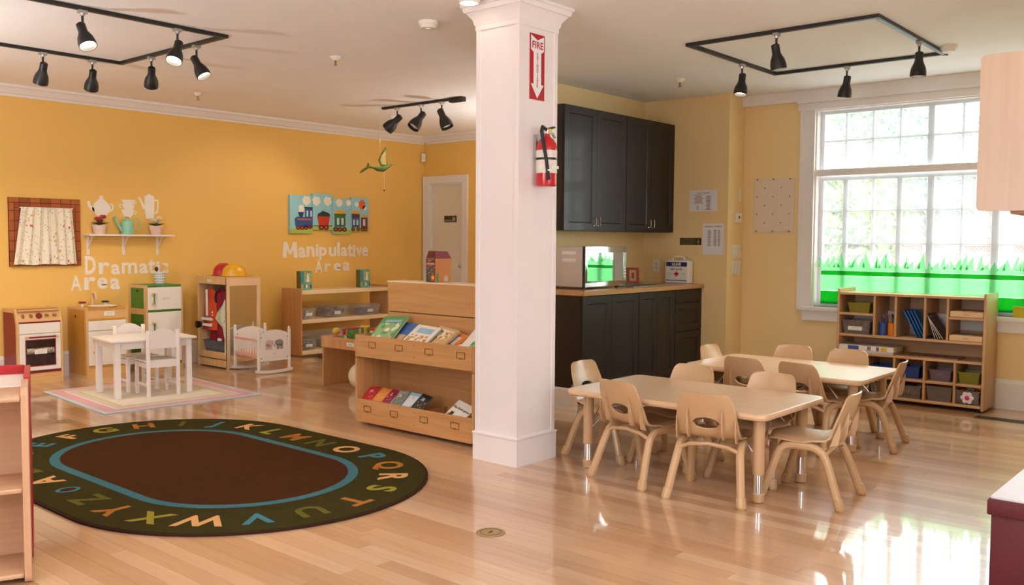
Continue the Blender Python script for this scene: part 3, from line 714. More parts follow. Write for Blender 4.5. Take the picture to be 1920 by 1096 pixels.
RB(.062, .110, -.0055, -.004, -.028, .028, .001, 1).build('picture_field', plain('black_field', (34, 32, 24)), s_)
MB().ball((.086, -.006, -.008), .016, 8, sq=(1, .15, 1)).ball((.086, -.006, .012), .010, 8, sq=(1, .15, 1)).build('pictogram', plain('dim_gold_print', (128, 118, 74)), s_)
# on the short return wall (faces the camera side, plane Y = YB)
t_ = thing('thermostat', 'white thermostat with small grey display on the pier corner', 'thermostat', (7.870, YB, 1.538))
RB(-.052, .052, -.026, 0, -.046, .046, .005).build('housing', WLAM, t_)
B(-.020, .006, -.027, -.026, -.008, .018).build('display', plain('lcd_grey', (92, 98, 92), .2), t_, smooth=0)
for zz in (.010, -.006): RB(.022, .032, -.028, -.026, zz-.004, zz+.004, .001, 1).build('button', INK, t_)
t_ = thing('light_switch', 'narrow white switch cover high on the pier corner', 'switch', (7.920, YB, 1.750))
RB(-.018, .018, -.008, 0, -.058, .058, .002).build('plate', WLAM, t_); RB(-.008, .008, -.013, -.008, -.02, .02, .002).build('toggle', WLAM, t_)
t_ = thing('switch_plate', 'white four-gang switch plate on the pier corner, upper one', 'switch', (7.862, YB, 1.222))
RB(-.098, .098, -.007, 0, -.064, .064, .002).build('plate', WLAM, t_)
for k in range(4): RB(-.080+k*.044, -.052+k*.044, -.012, -.007, -.035, .035, .002, 1).build('dimmer', WPAINT, t_)
for k in range(3):
    t_ = thing('rocker_switch', ('white rocker switch below the four-gang plate, %s of three' % ('left', 'middle', 'right')[k]), 'switch', (7.800+k*.064, YB, 1.068), 0, 'rocker switches on the pier corner')
    RB(-.029, .029, -.006, 0, -.066, .066, .002).build('plate', WLAM, t_); RB(-.015, .015, -.010, -.006, -.040, .040, .002).build('rocker', WPAINT, t_)
# padded pin board left of the window
t_ = thing('pin_board', 'cream quilted pin board with buttons on the wall left of the window', 'pin board', (XW, 3.674, 1.652), -PI/2)
QUILT = plain('cream_linen', (232, 214, 192), .85, var=.08, scale=60, bump=.3, bscale=300)
nx, nz_ = 24, 30; mb = MB(); vs_ = []
for j in range(nz_+1):
    for i in range(nx+1):
        x = -.2+.4*i/nx; z = -.25+.5*j/nz_
        a = (x/.16+z/.16); b_ = (x/.16-z/.16)
        pf = abs(math.sin(PI*a/1))*abs(math.sin(PI*b_/1))
        ed = min(1, min(.2-abs(x), .25-abs(z))/.012)
        vs_.append((x, -.004-.012*ed*(.45+.55*pf**.5), z))
mb.add(vs_, [(j*(nx+1)+i, j*(nx+1)+i+1, (j+1)*(nx+1)+i+1, (j+1)*(nx+1)+i) for j in range(nz_) for i in range(nx)])
mb.build('padded_face', QUILT, t_, smooth=60); RB(-.2, .2, -.006, 0, -.25, .25, .002).build('backing', QUILT, t_)
for j in range(7):
    for i in range(3 - (j % 2)):
        x = -.16+.16*i+(.08 if j % 2 else 0); z = -.24+.08*j
        MB().ball((x, -.012, z), .0085, 8, sq=(1, .8, 1)).build('button', plain('tan_button', (150, 104, 50), .5), t_)
# ================================================================== yellow wall: decorations
def fit_letter(ch, x0, x1, z0, z1, mat, parent, y, ext=.002, off=.0):
    me = text_mesh(ch, 1.0, ext, off).copy()
    xs = [v.co.x for v in me.vertices]; zs = [v.co.z for v in me.vertices]
    ax, bx, az, bz = min(xs), max(xs), min(zs), max(zs)
    for v in me.vertices:
        v.co = (x0+(v.co.x-ax)/(bx-ax)*(x1-x0), y+v.co.y, z0+(v.co.z-az)/(bz-az)*(z1-z0))
    me.materials.append(mat); me.update()
    return link('letter', me, parent)
LETW = plain('white_vinyl_letter', (246, 236, 224), .6, var=.02)
def lettering(lb, rows, fx, fz):
    t_ = thing('wall_lettering', lb, 'lettering', (0, 0, 0))
    for ch, a, b_, top, bot in rows:
        o_ = {'D': .035, 'M': .006, 'A': .024, 'm': .02}.get(ch, .032)
        if ch == 'M':      # drawn as four fat strokes
            x0, x1, z0, z1 = fx(a), fx(b_), fz(bot), fz(top); wv = (x1-x0)*.26; xm = (x0+x1)/2; y0_, y1_ = YW-.0045, YW-.0005
            mm = MB().prism([(x0, z0), (x0+wv, z0), (x0+wv*1.15, z1), (x0+wv*.25, z1)][::-1], y0_, y1_).prism([(x1-wv, z0), (x1, z0), (x1-wv*.25, z1), (x1-wv*1.15, z1)][::-1], y0_, y1_)
            mm.prism([(x0+wv*.25, z1), (xm-wv*.3, z0+(z1-z0)*.22), (xm+wv*.3, z0+(z1-z0)*.22), (x0+wv*1.15, z1)], y0_+.0001, y1_).prism([(x1-wv*1.15, z1), (xm-wv*.3, z0+(z1-z0)*.22), (xm+wv*.3, z0+(z1-z0)*.22), (x1-wv*.25, z1)], y0_+.0002, y1_)
            mm.build('letter', LETW, t_, smooth=0); continue
        fit_letter(ch, fx(a), fx(b_), fz(bot), fz(top), LETW, t_, YW-.0025, off=o_)
    return t_
fx = lambda c: 3.976+(c-820)*.00108
fz = lambda c: 1.132-(c-697)*.00102
lettering('white rounded letters reading Dramatic Area on the yellow wall',
          [('D', 790, 885, 695, 870), ('r', 910, 1015, 755, 868), ('a', 1025, 1110, 775, 875), ('m', 1125, 1270, 760, 870), ('a', 1290, 1375, 770, 872), ('t', 1378, 1448, 725, 880), ('i', 1456, 1494, 755, 878), ('c', 1500, 1580, 770, 878),
           ('A', 660, 755, 875, 1020), ('r', 778, 885, 895, 1015), ('e', 895, 990, 900, 1010), ('a', 1015, 1105, 910, 1020)], fx, fz)
gx = lambda c: 6.20+((500+c/4.982)-530)*.00794
gz = lambda c: 1.103-(c-707)*.001243
lettering('white rounded letters reading Manipulative Area on the yellow wall',
          [('M', 148, 280, 565, 712), ('a', 285, 352, 612, 712), ('n', 358, 432, 605, 706), ('i', 440, 468, 585, 702), ('p', 472, 545, 612, 735), ('u', 562, 634, 612, 706), ('l', 640, 668, 565, 706), ('a', 676, 738, 612, 708), ('t', 738, 796, 580, 708), ('i', 796, 820, 590, 714), ('v', 824, 886, 615, 706), ('e', 886, 947, 608, 706),
           ('A', 435, 502, 738, 858), ('r', 524, 582, 770, 852), ('e', 610, 677, 765, 848), ('a', 694, 766, 757, 848)], gx, gz)
# brick-framed play window with curtains
t_ = thing('play_window', 'brick-patterned play window frame with patterned curtains on the yellow wall', 'play window', (0, YW, 0))
bx0, bx1, bz0, bz1 = 3.262, 3.902, 1.045, 1.672
B(bx0, bx1, -.014, -.001, bz0, bz1).build('backboard', plain('dark_brown_mortar', (78, 40, 20), .8), t_, smooth=0)
BRM = [plain('painted_brick_%s' % n, c_, .75, var=.12, scale=30) for n, c_ in (('rust', (166, 86, 38)), ('umber', (150, 76, 34)), ('ochre', (176, 96, 44)))]
rb = random.Random(5)
def brick(x0, x1, z0, z1):
    g_ = .0022
    RB(x0+g_, x1-g_, -.0205, -.014, z0+g_, z1-g_, .0012, 1).build('brick', rb.choice(BRM), t_)
rw = .047
for row in range(2):
    for (za, zb, o_) in ((bz1-rw*(row+1), bz1-rw*row, row*.5), (bz0+rw*row, bz0+rw*(row+1), row*.5+.3)):
        xa, xb = (bx0, bx1) if row == 0 else (bx0+rw, bx1-rw)
        x = xa-o_*.092
        while x < xb-.01:
            a, b_ = max(x, xa), min(x+.092, xb)
            if b_-a > .008: brick(a, b_, za, zb)
            x += .092
for colm in range(2):
    for (xa, xb) in ((bx0+rw*colm, bx0+rw*(colm+1)), (bx1-rw*(colm+1), bx1-rw*colm)):
        za, zb = (bz0+rw, bz1-rw) if colm == 0 else (bz0+2*rw, bz1-2*rw)
        z = za-colm*.045
        while z < zb-.01:
            a, b_ = max(z, za), min(z+.092, zb)
            if b_-a > .008: brick(xa, xb, a, b_)
            z += .092
def curtain_mat():
    m, nt, b = _new('leaf_print_curtain'); N = nt.nodes; L = nt.links
    tc = N.new('ShaderNodeTexCoord'); 
    def dots(scale, thr, c_, prev, rnd):
        mp = N.new('ShaderNodeMapping'); mp.inputs['Scale'].default_value = (1, 0.0, .62); mp.inputs['Location'].default_value = (rnd, 0, rnd*.7); L.new(tc.outputs['Object'], mp.inputs['Vector'])
        v = N.new('ShaderNodeTexVoronoi'); v.inputs['Scale'].default_value = scale; L.new(mp.outputs[0], v.inputs['Vector'])
        mt = N.new('ShaderNodeMath'); mt.operation = 'LESS_THAN'; mt.inputs[1].default_value = thr; L.new(v.outputs['Distance'], mt.inputs[0])
        mx = N.new('ShaderNodeMix'); mx.data_type = 'RGBA'; mx.inputs[7].default_value = lin(c_); L.new(mt.outputs[0], mx.inputs[0])
        if prev is None: mx.inputs[6].default_value = lin((238, 228, 210))
        else: L.new(prev, mx.inputs[6])
        return mx.outputs[2]
    o_ = dots(60, .24, (168, 176, 154), None, 0); o_ = dots(17, .13, (206, 84, 92), o_, 3.3); o_ = dots(14, .13, (214, 172, 84), o_, 7.7)
    L.new(o_, b.inputs['Base Color']); b.inputs['Roughness'].default_value = .9
    return m
CURT = curtain_mat()
for (ta, tb, ba, bb) in ((3.362, 3.600, 3.285, 3.598), (3.578, 3.812, 3.602, 3.850)):
    mb = MB(); nx, nz_ = 44, 14; vs_ = []
    ph = ta*40
    for j in range(nz_+1):
        v = j/nz_
        for i in range(nx+1):
            u = i/nx; x = (ta+(tb-ta)*u)*(1-v)+(ba+(bb-ba)*u)*v
            z = 1.583+(1.060-1.583)*v + .004*math.sin(u*9)*v
            y = -.050+.013*math.sin(u*2*PI*3.4+ph+v*.7)+.006*math.sin(u*2*PI*8+ph)*(1-v)
            vs_.append((x, y, z))
    n = len(vs_); vs_ += [(x, y+.002, z) for x, y, z in vs_]; W1 = nx+1
    fs = []
    for j in range(nz_):
        for i in range(nx):
            q = [j*W1+i, j*W1+i+1, (j+1)*W1+i+1, (j+1)*W1+i]; fs.append(q[::-1]); fs.append([k+n for k in q])
    mb.add(vs_, fs).build('curtain', CURT, t_, smooth=80)
MB().tube([(3.355, -.045, 1.580), (3.82, -.045, 1.580)], .006, 8).tube([(3.355, -.045, 1.58), (3.355, -.012, 1.58)], .005, 6).tube([(3.82, -.045, 1.58), (3.82, -.012, 1.58)], .005, 6).build('curtain_rod', WPAINT, t_)
# white crockery silhouettes
DEC = plain('white_wall_decal', (246, 238, 226), .6, var=.02)
hx_ = lambda c: 3.976+(c-820)*.00108
hz_ = lambda c: 1.696-(c-160)*.00109
def sil(polys, name, lb):
    t2 = thing(name, lb, 'wall decal', (0, 0, 0), 0, 'white crockery cut-outs on the yellow wall')
    for pn, poly in polys:
        MB().prism([(hx_(a), hz_(b_)) for a, b_ in poly], YW-.004, YW-.0005, 'Y').build(pn, DEC, t2, smooth=0)
    return t2
def arc(cx_, cz_, rx, rz_, a0, a1, n=14): return [(cx_+rx*math.cos(math.radians(a0+(a1-a0)*k/n)), cz_+rz_*math.sin(math.radians(a0+(a1-a0)*k/n))) for k in range(n+1)]
def band(cx_, cz_, rx, rz_, wd, a0, a1, n=12): return arc(cx_, cz_, rx, rz_, a0, a1, n)+arc(cx_, cz_, rx-wd, rz_-wd, a1, a0, n)
sil([('body', [(865, 235), (880, 210), (925, 165), (965, 165), (1005, 205), (1030, 240), (1030, 270), (1000, 300), (985, 318), (905, 318), (885, 295), (862, 265)]), ('lid_knob', arc(945, 152, 19, 15, 0, 360, 16)[:-1]), ('spout', [(822, 190), (845, 190), (850, 225), (880, 250), (885, 285), (850, 270), (828, 235), (820, 205)]), ('handle', band(1018, 240, 42, 40, 15, -80, 80))], 'teapot_silhouette', 'white teapot silhouette on the yellow wall, leftmost of three cut-outs')
sil([('cup', [(1132, 165), (1258, 165), (1250, 200), (1232, 208), (1150, 208)]), ('cup', [(1133, 208), (1256, 208), (1245, 245), (1225, 256), (1160, 256)]), ('cup', [(1132, 255), (1250, 255), (1240, 300), (1215, 325), (1170, 325), (1142, 300)]), ('handle', band(1252, 185, 22, 18, 8, -90, 90)), ('handle', band(1135, 225, 24, 18, 8, 90, 270)), ('handle', band(1250, 278, 26, 19, 8, -90, 90))], 'teacup_silhouette', 'white silhouette of three stacked teacups on the yellow wall')
sil([('body', [(1358, 120), (1440, 120), (1448, 135), (1448, 250), (1442, 325), (1430, 333), (1375, 333), (1362, 325), (1355, 230), (1352, 140)]), ('lid_knob', [(1368, 120), (1385, 110), (1395, 103), (1410, 110), (1430, 120)]), ('spout', [(1285, 138), (1312, 142), (1335, 185), (1358, 215), (1356, 250), (1338, 245), (1318, 195), (1300, 160)]), ('handle', [(1447, 155), (1488, 155), (1492, 180), (1488, 250), (1475, 285), (1448, 285), (1448, 272), (1464, 270), (1475, 240), (1478, 168), (1447, 168)])], 'coffee_pot_silhouette', 'white tall coffee pot silhouette on the yellow wall, rightmost cut-out')
# shelf with brackets
t_ = thing('wall_shelf', 'narrow white wall shelf on three brackets', 'shelf', (0, YW, 0))
RB(3.925, 4.795, -.150, 0, 1.328, 1.346, .003, 1).build('board', WPAINT, t_)
for x in (3.975, 4.325, 4.680):
    MB().box(x-.014, x+.014, -.006, 0, 1.145, 1.328).box(x-.014, x+.014, -.125, -.006, 1.322, 1.328).prism([(-.006, 1.20), (-.1, 1.322), (-.088, 1.322), (-.006, 1.215)], x-.004, x+.004, 'X').build('bracket', WPAINT, t_, smooth=0)
POTP = plain('pale_pink_pot', (238, 206, 196), .5)
def flower_pot(x, petal, lb):
    t2 = thing('potted_flower', lb, 'potted plant', (x, YW-.082, 1.346)); r_ = random.Random(int(x*100))
    MB().lathe([(.046, 0), (.050, .006), (.064, .072), (.068, .074), (.069, .086), (.061, .086), (.056, .07)], n=20).build('pot', POTP, t2)
    lf = MB()
    for k in range(16):
        a = k*.41*PI+r_.random(); l_ = r_.uniform(.06, .10); u = Vector((math.cos(a), math.sin(a), .25)); s_ = Vector((-math.sin(a), math.cos(a), 0))
        b0 = Vector((0, 0, .088)); lf.add([b0, b0+u*l_*.5+s_*.016+Vector((0, 0, .012)), b0+u*l_, b0+u*l_*.5-s_*.016+Vector((0, 0, .012))], [(0, 1, 2, 3)])
    lf.build('leaves', plain('pot_leaf_green', (62, 92, 40), .5), t2, smooth=0)
    for k in range(9):
        a = k*2.4; rd = .018+.030*(k % 3)/2; c_ = Vector((rd*math.cos(a), rd*math.sin(a)*.8, .128+.02*((k*7) % 3)))
        MB().tube([(0, 0, .08), c_], .002, 5).build('stem', plain('pot_leaf_green', (62, 92, 40)), t2)
        fb = MB()
        for q in range(5):
            b_ = q*2*PI/5; fb.ball((c_.x+.010*math.cos(b_), c_.y-.004, c_.z+.010*math.sin(b_)), .009, 6, sq=(1, .5, 1))
        fb.build('blossom', petal, t2)
flower_pot(4.052, plain('crimson_petal', (178, 40, 62), .6), 'pink pot of crimson flowers on the white wall shelf')
flower_pot(4.625, plain('cream_petal', (238, 222, 190), .6), 'pink pot of cream flowers on the white wall shelf')
t_ = thing('watering_can', 'mint green metal watering can on the white wall shelf', 'watering can', (4.330, YW-.08, 1.346))
MINT = plain('mint_enamel', (142, 206, 182), .3, coat=.3)
MB().lathe([(.056, 0), (.058, .004), (.058, .120), (.052, .132), (.020, .150), (.018, .156), (.001, .158)], n=24).build('body', MINT, t_)
MB().tube([(-.050, 0, .035), (-.085, 0, .085), (-.118, 0, .148), (-.125, 0, .160)], [.014, .012, .010, .010], 10).lathe([(.010, 0), (.022, .022), (.001, .028)], (0, 0, 0), 12, mat=Matrix.Translation((-.120, 0, .155)) @ Matrix.Rotation(-.6, 4, 'Y')).build('spout', MINT, t_)
MB().tube([(.056, 0, .05)]+[(.088+.045*math.cos(a), 0, .105+.055*math.sin(a)) for a in [math.radians(-75+k*24) for k in range(11)]]+[(.045, 0, .138)], .0055, 8).build('handle', MINT, t_)
MB().tube([(-.014, 0, .150), (-.012, 0, .170), (.012, 0, .170), (.014, 0, .150)], .005, 6).build('top_grip', plain('tan_grip', (180, 140, 90)), t_)

# ---- train paintings
SKY = plain('painted_sky', (150, 210, 226), .6, var=.06); GRS = plain('painted_grass', (170, 196, 84), .6, var=.1)
PC = {n: plain('paint_'+n, c_, .6, var=.08) for n, c_ in dict(white=(240, 238, 226), blue=(44, 84, 150), dblue=(36, 58, 112), red=(196, 58, 36), coal=(30, 46, 50), green=(60, 112, 64), yellow=(224, 170, 66), dark=(40, 26, 26), maroon=(122, 40, 40), orange=(222, 100, 40), brown=(92, 44, 28), pane=(200, 222, 240)).items()}
def canvas(a, b_, top, bot, lb, grass=True):
    """corner crop coordinates of one stretched canvas"""
    t2 = thing('train_canvas', lb, 'painting', (0, YW, 0), 0, 'four canvases of one train picture')
    RB(gx(a), gx(b_), -.036, -.001, gz(bot), gz(top), .004, 2).build('stretched_canvas', SKY, t2)
    if grass: B(gx(a)+.003, gx(b_)-.003, -.0366, -.0358, gz(bot)+.003, gz(bot)+.055).build('painted_grass', GRS, t2, smooth=0)
    return t2
def paint(t2, nm, m_, poly, lay=0):
    MB().prism([(gx(p[0]), gz(p[1])) for p in poly], -.0370-lay*.0004, -.0360, 'Y').build(nm, m_, t2, smooth=0)
def rect(a, b_, c_, d_): return [(a, c_), (b_, c_), (b_, d_), (a, d_)]
def disc(cx_, cy_, r_, n=14, ry=None): return arc(cx_, cy_, r_, ry or r_, 0, 360, n)[:-1]
def cloud(t2, cx_, cy_, r_):
    paint(t2, 'cloud', PC['white'], [(cx_+(r_*(1+.13*math.sin(k*2.1)))*math.cos(k*PI/9), cy_+(r_*1.2*(1+.13*math.sin(k*1.7)))*math.sin(k*PI/9)) for k in range(18)], 1)
def wheels(t2, xs, y, r_):
    for x in xs:
        paint(t2, 'wheel', PC['brown'], disc(x, y, r_), 2); paint(t2, 'hub', PC['orange'], disc(x, y, r_*.4, 8), 3)
t2 = canvas(200, 400, 128, 485, 'canvas with the blue steam engine, leftmost of the train paintings')
cloud(t2, 345, 175, 36); cloud(t2, 300, 245, 24)
paint(t2, 'boiler', PC['blue'], [(240, 345), (262, 330), (335, 330), (335, 420), (245, 420)], 1); paint(t2, 'cab', PC['blue'], rect(330, 398, 240, 425), 2); paint(t2, 'cab_roof', PC['dark'], rect(325, 399, 236, 248), 3)
for x in (352, 385): paint(t2, 'cab_window', PC['pane'], rect(x-8, x+8, 270, 325), 3)
paint(t2, 'chimney', PC['dblue'], [(268, 285), (322, 285), (310, 330), (282, 330)], 2); paint(t2, 'boiler_stripe', PC['orange'], rect(262, 390, 346, 358), 3)
wheels(t2, (270, 305, 340), 432, 20); paint(t2, 'drive_wheel', PC['brown'], disc(376, 420, 22), 4); paint(t2, 'smoke', PC['white'], [(275, 280), (280, 240), (300, 215), (322, 245), (318, 280)], 4)
t2 = canvas(402, 583, 104, 450, 'canvas with the red coal wagon, second of the train paintings')
cloud(t2, 435, 175, 36); cloud(t2, 538, 172, 36)
paint(t2, 'wagon', PC['red'], [(440, 318), (558, 318), (545, 405), (455, 405)], 1); paint(t2, 'coal', PC['coal'], [(442, 318), (450, 292), (470, 285), (490, 265), (520, 275), (545, 285), (560, 300), (558, 320)], 2); paint(t2, 'coupling', PC['dark'], rect(405, 580, 405, 412), 1); wheels(t2, (478, 522), 425, 26)
t2 = canvas(586, 762, 142, 488, 'canvas with the green carriage, third of the train paintings')
cloud(t2, 648, 182, 32); cloud(t2, 738, 180, 24)
paint(t2, 'carriage', PC['green'], rect(602, 706, 295, 415), 1); paint(t2, 'carriage_roof', PC['yellow'], [(600, 292), (612, 268), (640, 250), (668, 250), (698, 270), (710, 292)], 1); paint(t2, 'roof_edge', PC['dark'], rect(596, 714, 290, 298), 2)
for x in (635, 677): paint(t2, 'carriage_window', PC['pane'], rect(x-11, x+11, 330, 395), 2)
wheels(t2, (612, 652, 696), 440, 24)
t2 = canvas(764, 938, 124, 458, 'canvas with the sun and a blue carriage, rightmost of the train paintings')
cloud(t2, 815, 190, 20); paint(t2, 'sun', PC['orange'], [(870+(38 if k % 2 else 28)*math.cos(k*PI/8), 190+(55 if k % 2 else 42)*math.sin(k*PI/8)) for k in range(16)], 1); cloud(t2, 896, 222, 20)
paint(t2, 'carriage', PC['blue'], rect(770, 845, 318, 415), 1); paint(t2, 'carriage_roof', PC['yellow'], [(768, 282), (775, 258), (795, 245), (825, 250), (840, 262), (845, 282)], 1); paint(t2, 'carriage_band', PC['brown'], rect(768, 846, 284, 318), 2)
for x in (790, 822): paint(t2, 'carriage_window', PC['pane'], rect(x-9, x+9, 340, 395), 2)
paint(t2, 'carriage', PC['maroon'], rect(860, 924, 318, 425), 1); paint(t2, 'carriage_roof', PC['yellow'], [(862, 316), (872, 292), (890, 283), (912, 292), (924, 316)], 1); paint(t2, 'carriage_window', PC['pane'], rect(878, 902, 335, 400), 2); wheels(t2, (782, 830, 872, 905), 435, 19)
t_ = thing('motion_sensor', 'small white motion sensor in the corner by the door', 'sensor', (XC-.035, YW-.035, 2.40), math.radians(-45))
RB(-.030, .030, -.016, .022, -.055, .055, .008, 3).build('housing', WLAM, t_); RB(-.02, .02, -.021, -.016, -.03, .02, .004).build('lens', WPAINT, t_)

# ================================================================== ceiling fittings
def track_bar(mb, a, b_, wd=.034, h=.022):
    a = Vector(a); b_ = Vector(b_); d_ = (b_-a).normalized(); s_ = Vector((-d_.y, d_.x, 0))*wd/2
    q = [a-s_, b_-s_, b_+s_, a+s_]
    vs_ = [(p.x, p.y, CZ-h) for p in q]+[(p.x, p.y, CZ) for p in q]
    return mb.add(vs_, [(0, 3, 2, 1), (4, 5, 6, 7), (0, 1, 5, 4), (1, 2, 6, 5), (2, 3, 7, 6), (3, 0, 4, 7)])
def track(lb, segs, feed=None):
    t_ = thing('track_rail', lb, 'light track', (0, 0, 0))
    for a, b_ in segs:
        rl = track_bar(MB(), a, b_).build('rail', BLACK, t_, smooth=0)
        d_ = (Vector(b_)-Vector(a)).normalized()*.01; track_bar(MB(), Vector(a)+d_, Vector(b_)-d_, .010, .0232).build('slot', plain('rail_slot_grey', (92, 90, 88), .35, .6), rl, smooth=0)
    if feed: RB(feed[0]-.03, feed[0]+.03, feed[1]-.09, feed[1]+.09, CZ-.045, CZ, .008).build('feed_box', BLACK, t_)
TH = .017
track('black rectangular ceiling track at the upper left', [((1.2, 5.50, 0), (3.44, 5.50, 0)), ((3.423, 5.517, 0), (3.423, 6.943, 0)), ((1.2, 6.96, 0), (3.44, 6.96, 0))])
track('black rectangular ceiling track at the upper right', [((5.60, 3.235, 0), (5.60, 1.93, 0)), ((5.617, 3.218, 0), (6.963, 3.218, 0)), ((6.98, 3.235, 0), (6.98, 1.93, 0)), ((5.617, 1.947, 0), (7.02, 1.947, 0))])
track('short straight black ceiling track near the far corner', [((6.30, 7.19, 0), (6.30, 6.15, 0))], (6.30, 6.12))
GLOWB = glow('lit_lamp_face', (255, 236, 206), 26.0)
BULBO = plain('bulb_glass', (232, 226, 218), .2)
def spotlight(x, y, aim, lb, lit=True, drop=.118, power=1.0, sc=1.18):
    t_ = thing('track_spotlight', lb, 'spotlight', (x, y, CZ-.022), 0, 'black spotlights clipped on the ceiling tracks')
    MB().box(-.026, .026, -.016, .016, -.018, 0).lathe([(.013, -.032), (.015, -.018)], n=10).build('adapter', plain('adapter_silver', (176, 172, 166), .3, .7), t_)
    d_ = Vector(aim).normalized()
    piv = Vector((0, 0, -drop)); top = piv - d_*.035
    MB().tube([(0, 0, -.03), (0, 0, -drop*.72), tuple(piv.lerp(top, .2))], .0075, 7).build('stem', BLACK, t_)
    R = d_.to_track_quat('Z', 'Y').to_matrix().to_4x4()
    Mx = Matrix.Translation(top) @ R @ Matrix.Scale(sc, 4)
    sh = MB().lathe([(.001, -.012), (.016, -.012), (.0225, -.006), (.0225, .035), (.025, .046), (.038, .075), (.043, .100), (.0435, .126), (.0405, .126), (.040, .102), (.035, .080)], n=20).xf(Mx).build('shade', BLACK, t_)
    bm2 = MB().lathe([(.001, .112), (.018, .112), (.037, .108), (.0365, .100), (.001, .098)][::-1], n=18).xf(Mx)
    bm2.build('bulb', GLOWB if lit else BULBO, t_)
    l = bpy.data.lights.new('spot_beam', 'SPOT'); l.energy = SPOT_W*power; l.color = SPOT_COL; l.spot_size = math.radians(84); l.spot_blend = .7; l.shadow_soft_size = .03
    lo = bpy.data.objects.new('spot_beam', l); col.objects.link(lo); lo.parent = t_
    lo.matrix_local = Matrix.Translation(top+d_*.135*sc) @ (-d_).to_track_quat('Z', 'Y').to_matrix().to_4x4()
spotlight(2.475, 5.50, (.05, -.45, -.8), 'spotlight on the upper left track, brightest and largest in view')
spotlight(3.08, 5.50, (-.35, -.25, -.75), 'spotlight on the upper left track, glowing face seen beside the rail corner')
spotlight(3.423, 5.86, (.22, -.42, -.8), 'spotlight at the right end of the upper left track, face glowing')
spotlight(3.423, 6.49, (.25, .55, -.7), 'spotlight on the upper left track shining at the far wall, near the rail bend', power=1.3)
spotlight(3.20, 6.96, (.12, .5, -.75), 'spotlight on the upper left track aimed at the yellow wall, middle of the front rail', power=1.3)
spotlight(2.84, 6.96, (.02, .5, -.85), 'leftmost spotlight of the upper left track, aimed at the wall', power=1.3)
spotlight(5.60, 2.58, (.12, -.12, -.9), 'spotlight hanging from the near rail of the upper right track')
spotlight(6.40, 3.218, (-.15, .02, -.9), 'leftmost spotlight of the upper right track, beside the pier wall')
spotlight(6.98, 2.64, (.05, .15, -.9), 'unlit-looking spotlight on the upper right track, in front of the window')
spotlight(6.42, 1.947, (.0, .03, -.95), 'rightmost spotlight of the upper right track, face glowing')
spotlight(6.30, 6.97, (-.25, .75, -.62), 'leftmost spotlight of the short far track, aimed at the wall', False, power=1.6, sc=1.45)
spotlight(6.30, 6.62, (-.50, .1, -.62), 'middle spotlight of the short far track with its bulb showing', False, sc=1.45)
spotlight(6.30, 6.33, (.10, -.38, -.8), 'rightmost spotlight of the short far track, next to the feed box', False, sc=1.45)
def sprinkler(x, y, lb):
    t_ = thing('sprinkler', lb, 'sprinkler', (x, y, CZ), 0, 'white fire sprinklers on the ceiling')
    MB().lathe([(.014, -.030), (.020, -.026), (.040, -.004), (.042, 0)], n=16).build('escutcheon', WLAM, t_)
    MB().lathe([(.006, -.062), (.008, -.05), (.008, -.030)], n=8).build('head', BRASS, t_); MB().lathe([(.014, -.066), (.014, -.063)], n=10).build('deflector', BRASS, t_)
sprinkler(4.596, 7.852, 'white ceiling sprinkler above the yellow wall at left'); sprinkler(4.347, 5.493, 'white ceiling sprinkler with brass head in mid ceiling left of the pillar')
sprinkler(6.76, 3.964, 'white ceiling sprinkler above the pier wall'); sprinkler(6.80, 7.60, 'white ceiling sprinkler behind the short far track')
def detector(x, y, r_, lb):
    t_ = thing('smoke_detector', lb, 'smoke detector', (x, y, CZ))
    MB().lathe([(r_*.55, -.045), (r_*.75, -.042), (r_*.9, -.025), (r_, -.018), (r_, 0)], n=24).build('housing', WLAM, t_)
    MB().lathe([(r_*.3, -.049), (r_*.3, -.045)], n=16).build('grille', WPAINT, t_)
detector(4.03, 4.17, .062, 'round white smoke detector on the ceiling left of the pillar'); detector(6.80, 1.985-.12, .055, 'small white detector at the end of the right track')
t_ = thing('ceiling_downlight', 'round white ceiling lamp glowing beside the pillar capital', 'ceiling lamp', (3.778, 3.582, CZ))
MB().lathe([(.040, -.012), (.052, -.034), (.060, -.030), (.066, 0), (.036, 0)], n=24).build('trim_ring', WLAM, t_); MB().lathe([(.001, -.018), (.040, -.016), (.040, -.006)], n=20).build('bulb', GLOWB, t_)
# hanging pterosaur
t_ = thing('pterosaur_mobile', 'green felt pterosaur hanging from the ceiling on a thread', 'mobile', (5.90, 6.80, 2.02))
FELT = plain('green_felt', (72, 90, 26), .9, bump=.3); FELT2 = plain('tan_felt', (166, 144, 84), .9, bump=.3)
MB().tube([(-.225, 0, -.070), (-.19, 0, -.045), (-.125, 0, -.010), (-.07, 0, -.012), (-.01, 0, -.022), (.06, 0, -.018), (.13, 0, .012), (.17, 0, .035)], [.006, .012, .012, .009, .022, .028, .016, .010], 10).build('body', FELT, t_)
MB().prism([(-.150, -.018), (-.110, -.012), (-.128, .030)], -.006, .006).build('crest', FELT, t_)
MB().tube([(.16, 0, .03), (.22, 0, .042)], [.004, .003], 6).build('tail', FELT, t_)
def wing(sy_, dx):
    pts = [(.115+dx, .004), (.03+dx, .008), (-.005+dx, .06), (.015+dx, .11), (.05+dx, .15), (.082+dx, .196), (.085+dx, .13), (.10+dx, .07)]
    w_ = MB().prism(pts, -.003, .003).xf(Matrix.Rotation(sy_, 4, 'X')).build('wing', FELT, t_)
    cen = (sum(p[0] for p in pts)/8, sum(p[1] for p in pts)/8)
    MB().prism([(cen[0]+(p[0]-cen[0])*.72, cen[1]+(p[1]-cen[1])*.76) for p in pts], -.0045, .0045).xf(Matrix.Rotation(sy_, 4, 'X')).build('wing_membrane', FELT2, w_)
wing(.10, 0); wing(-.06, .012)
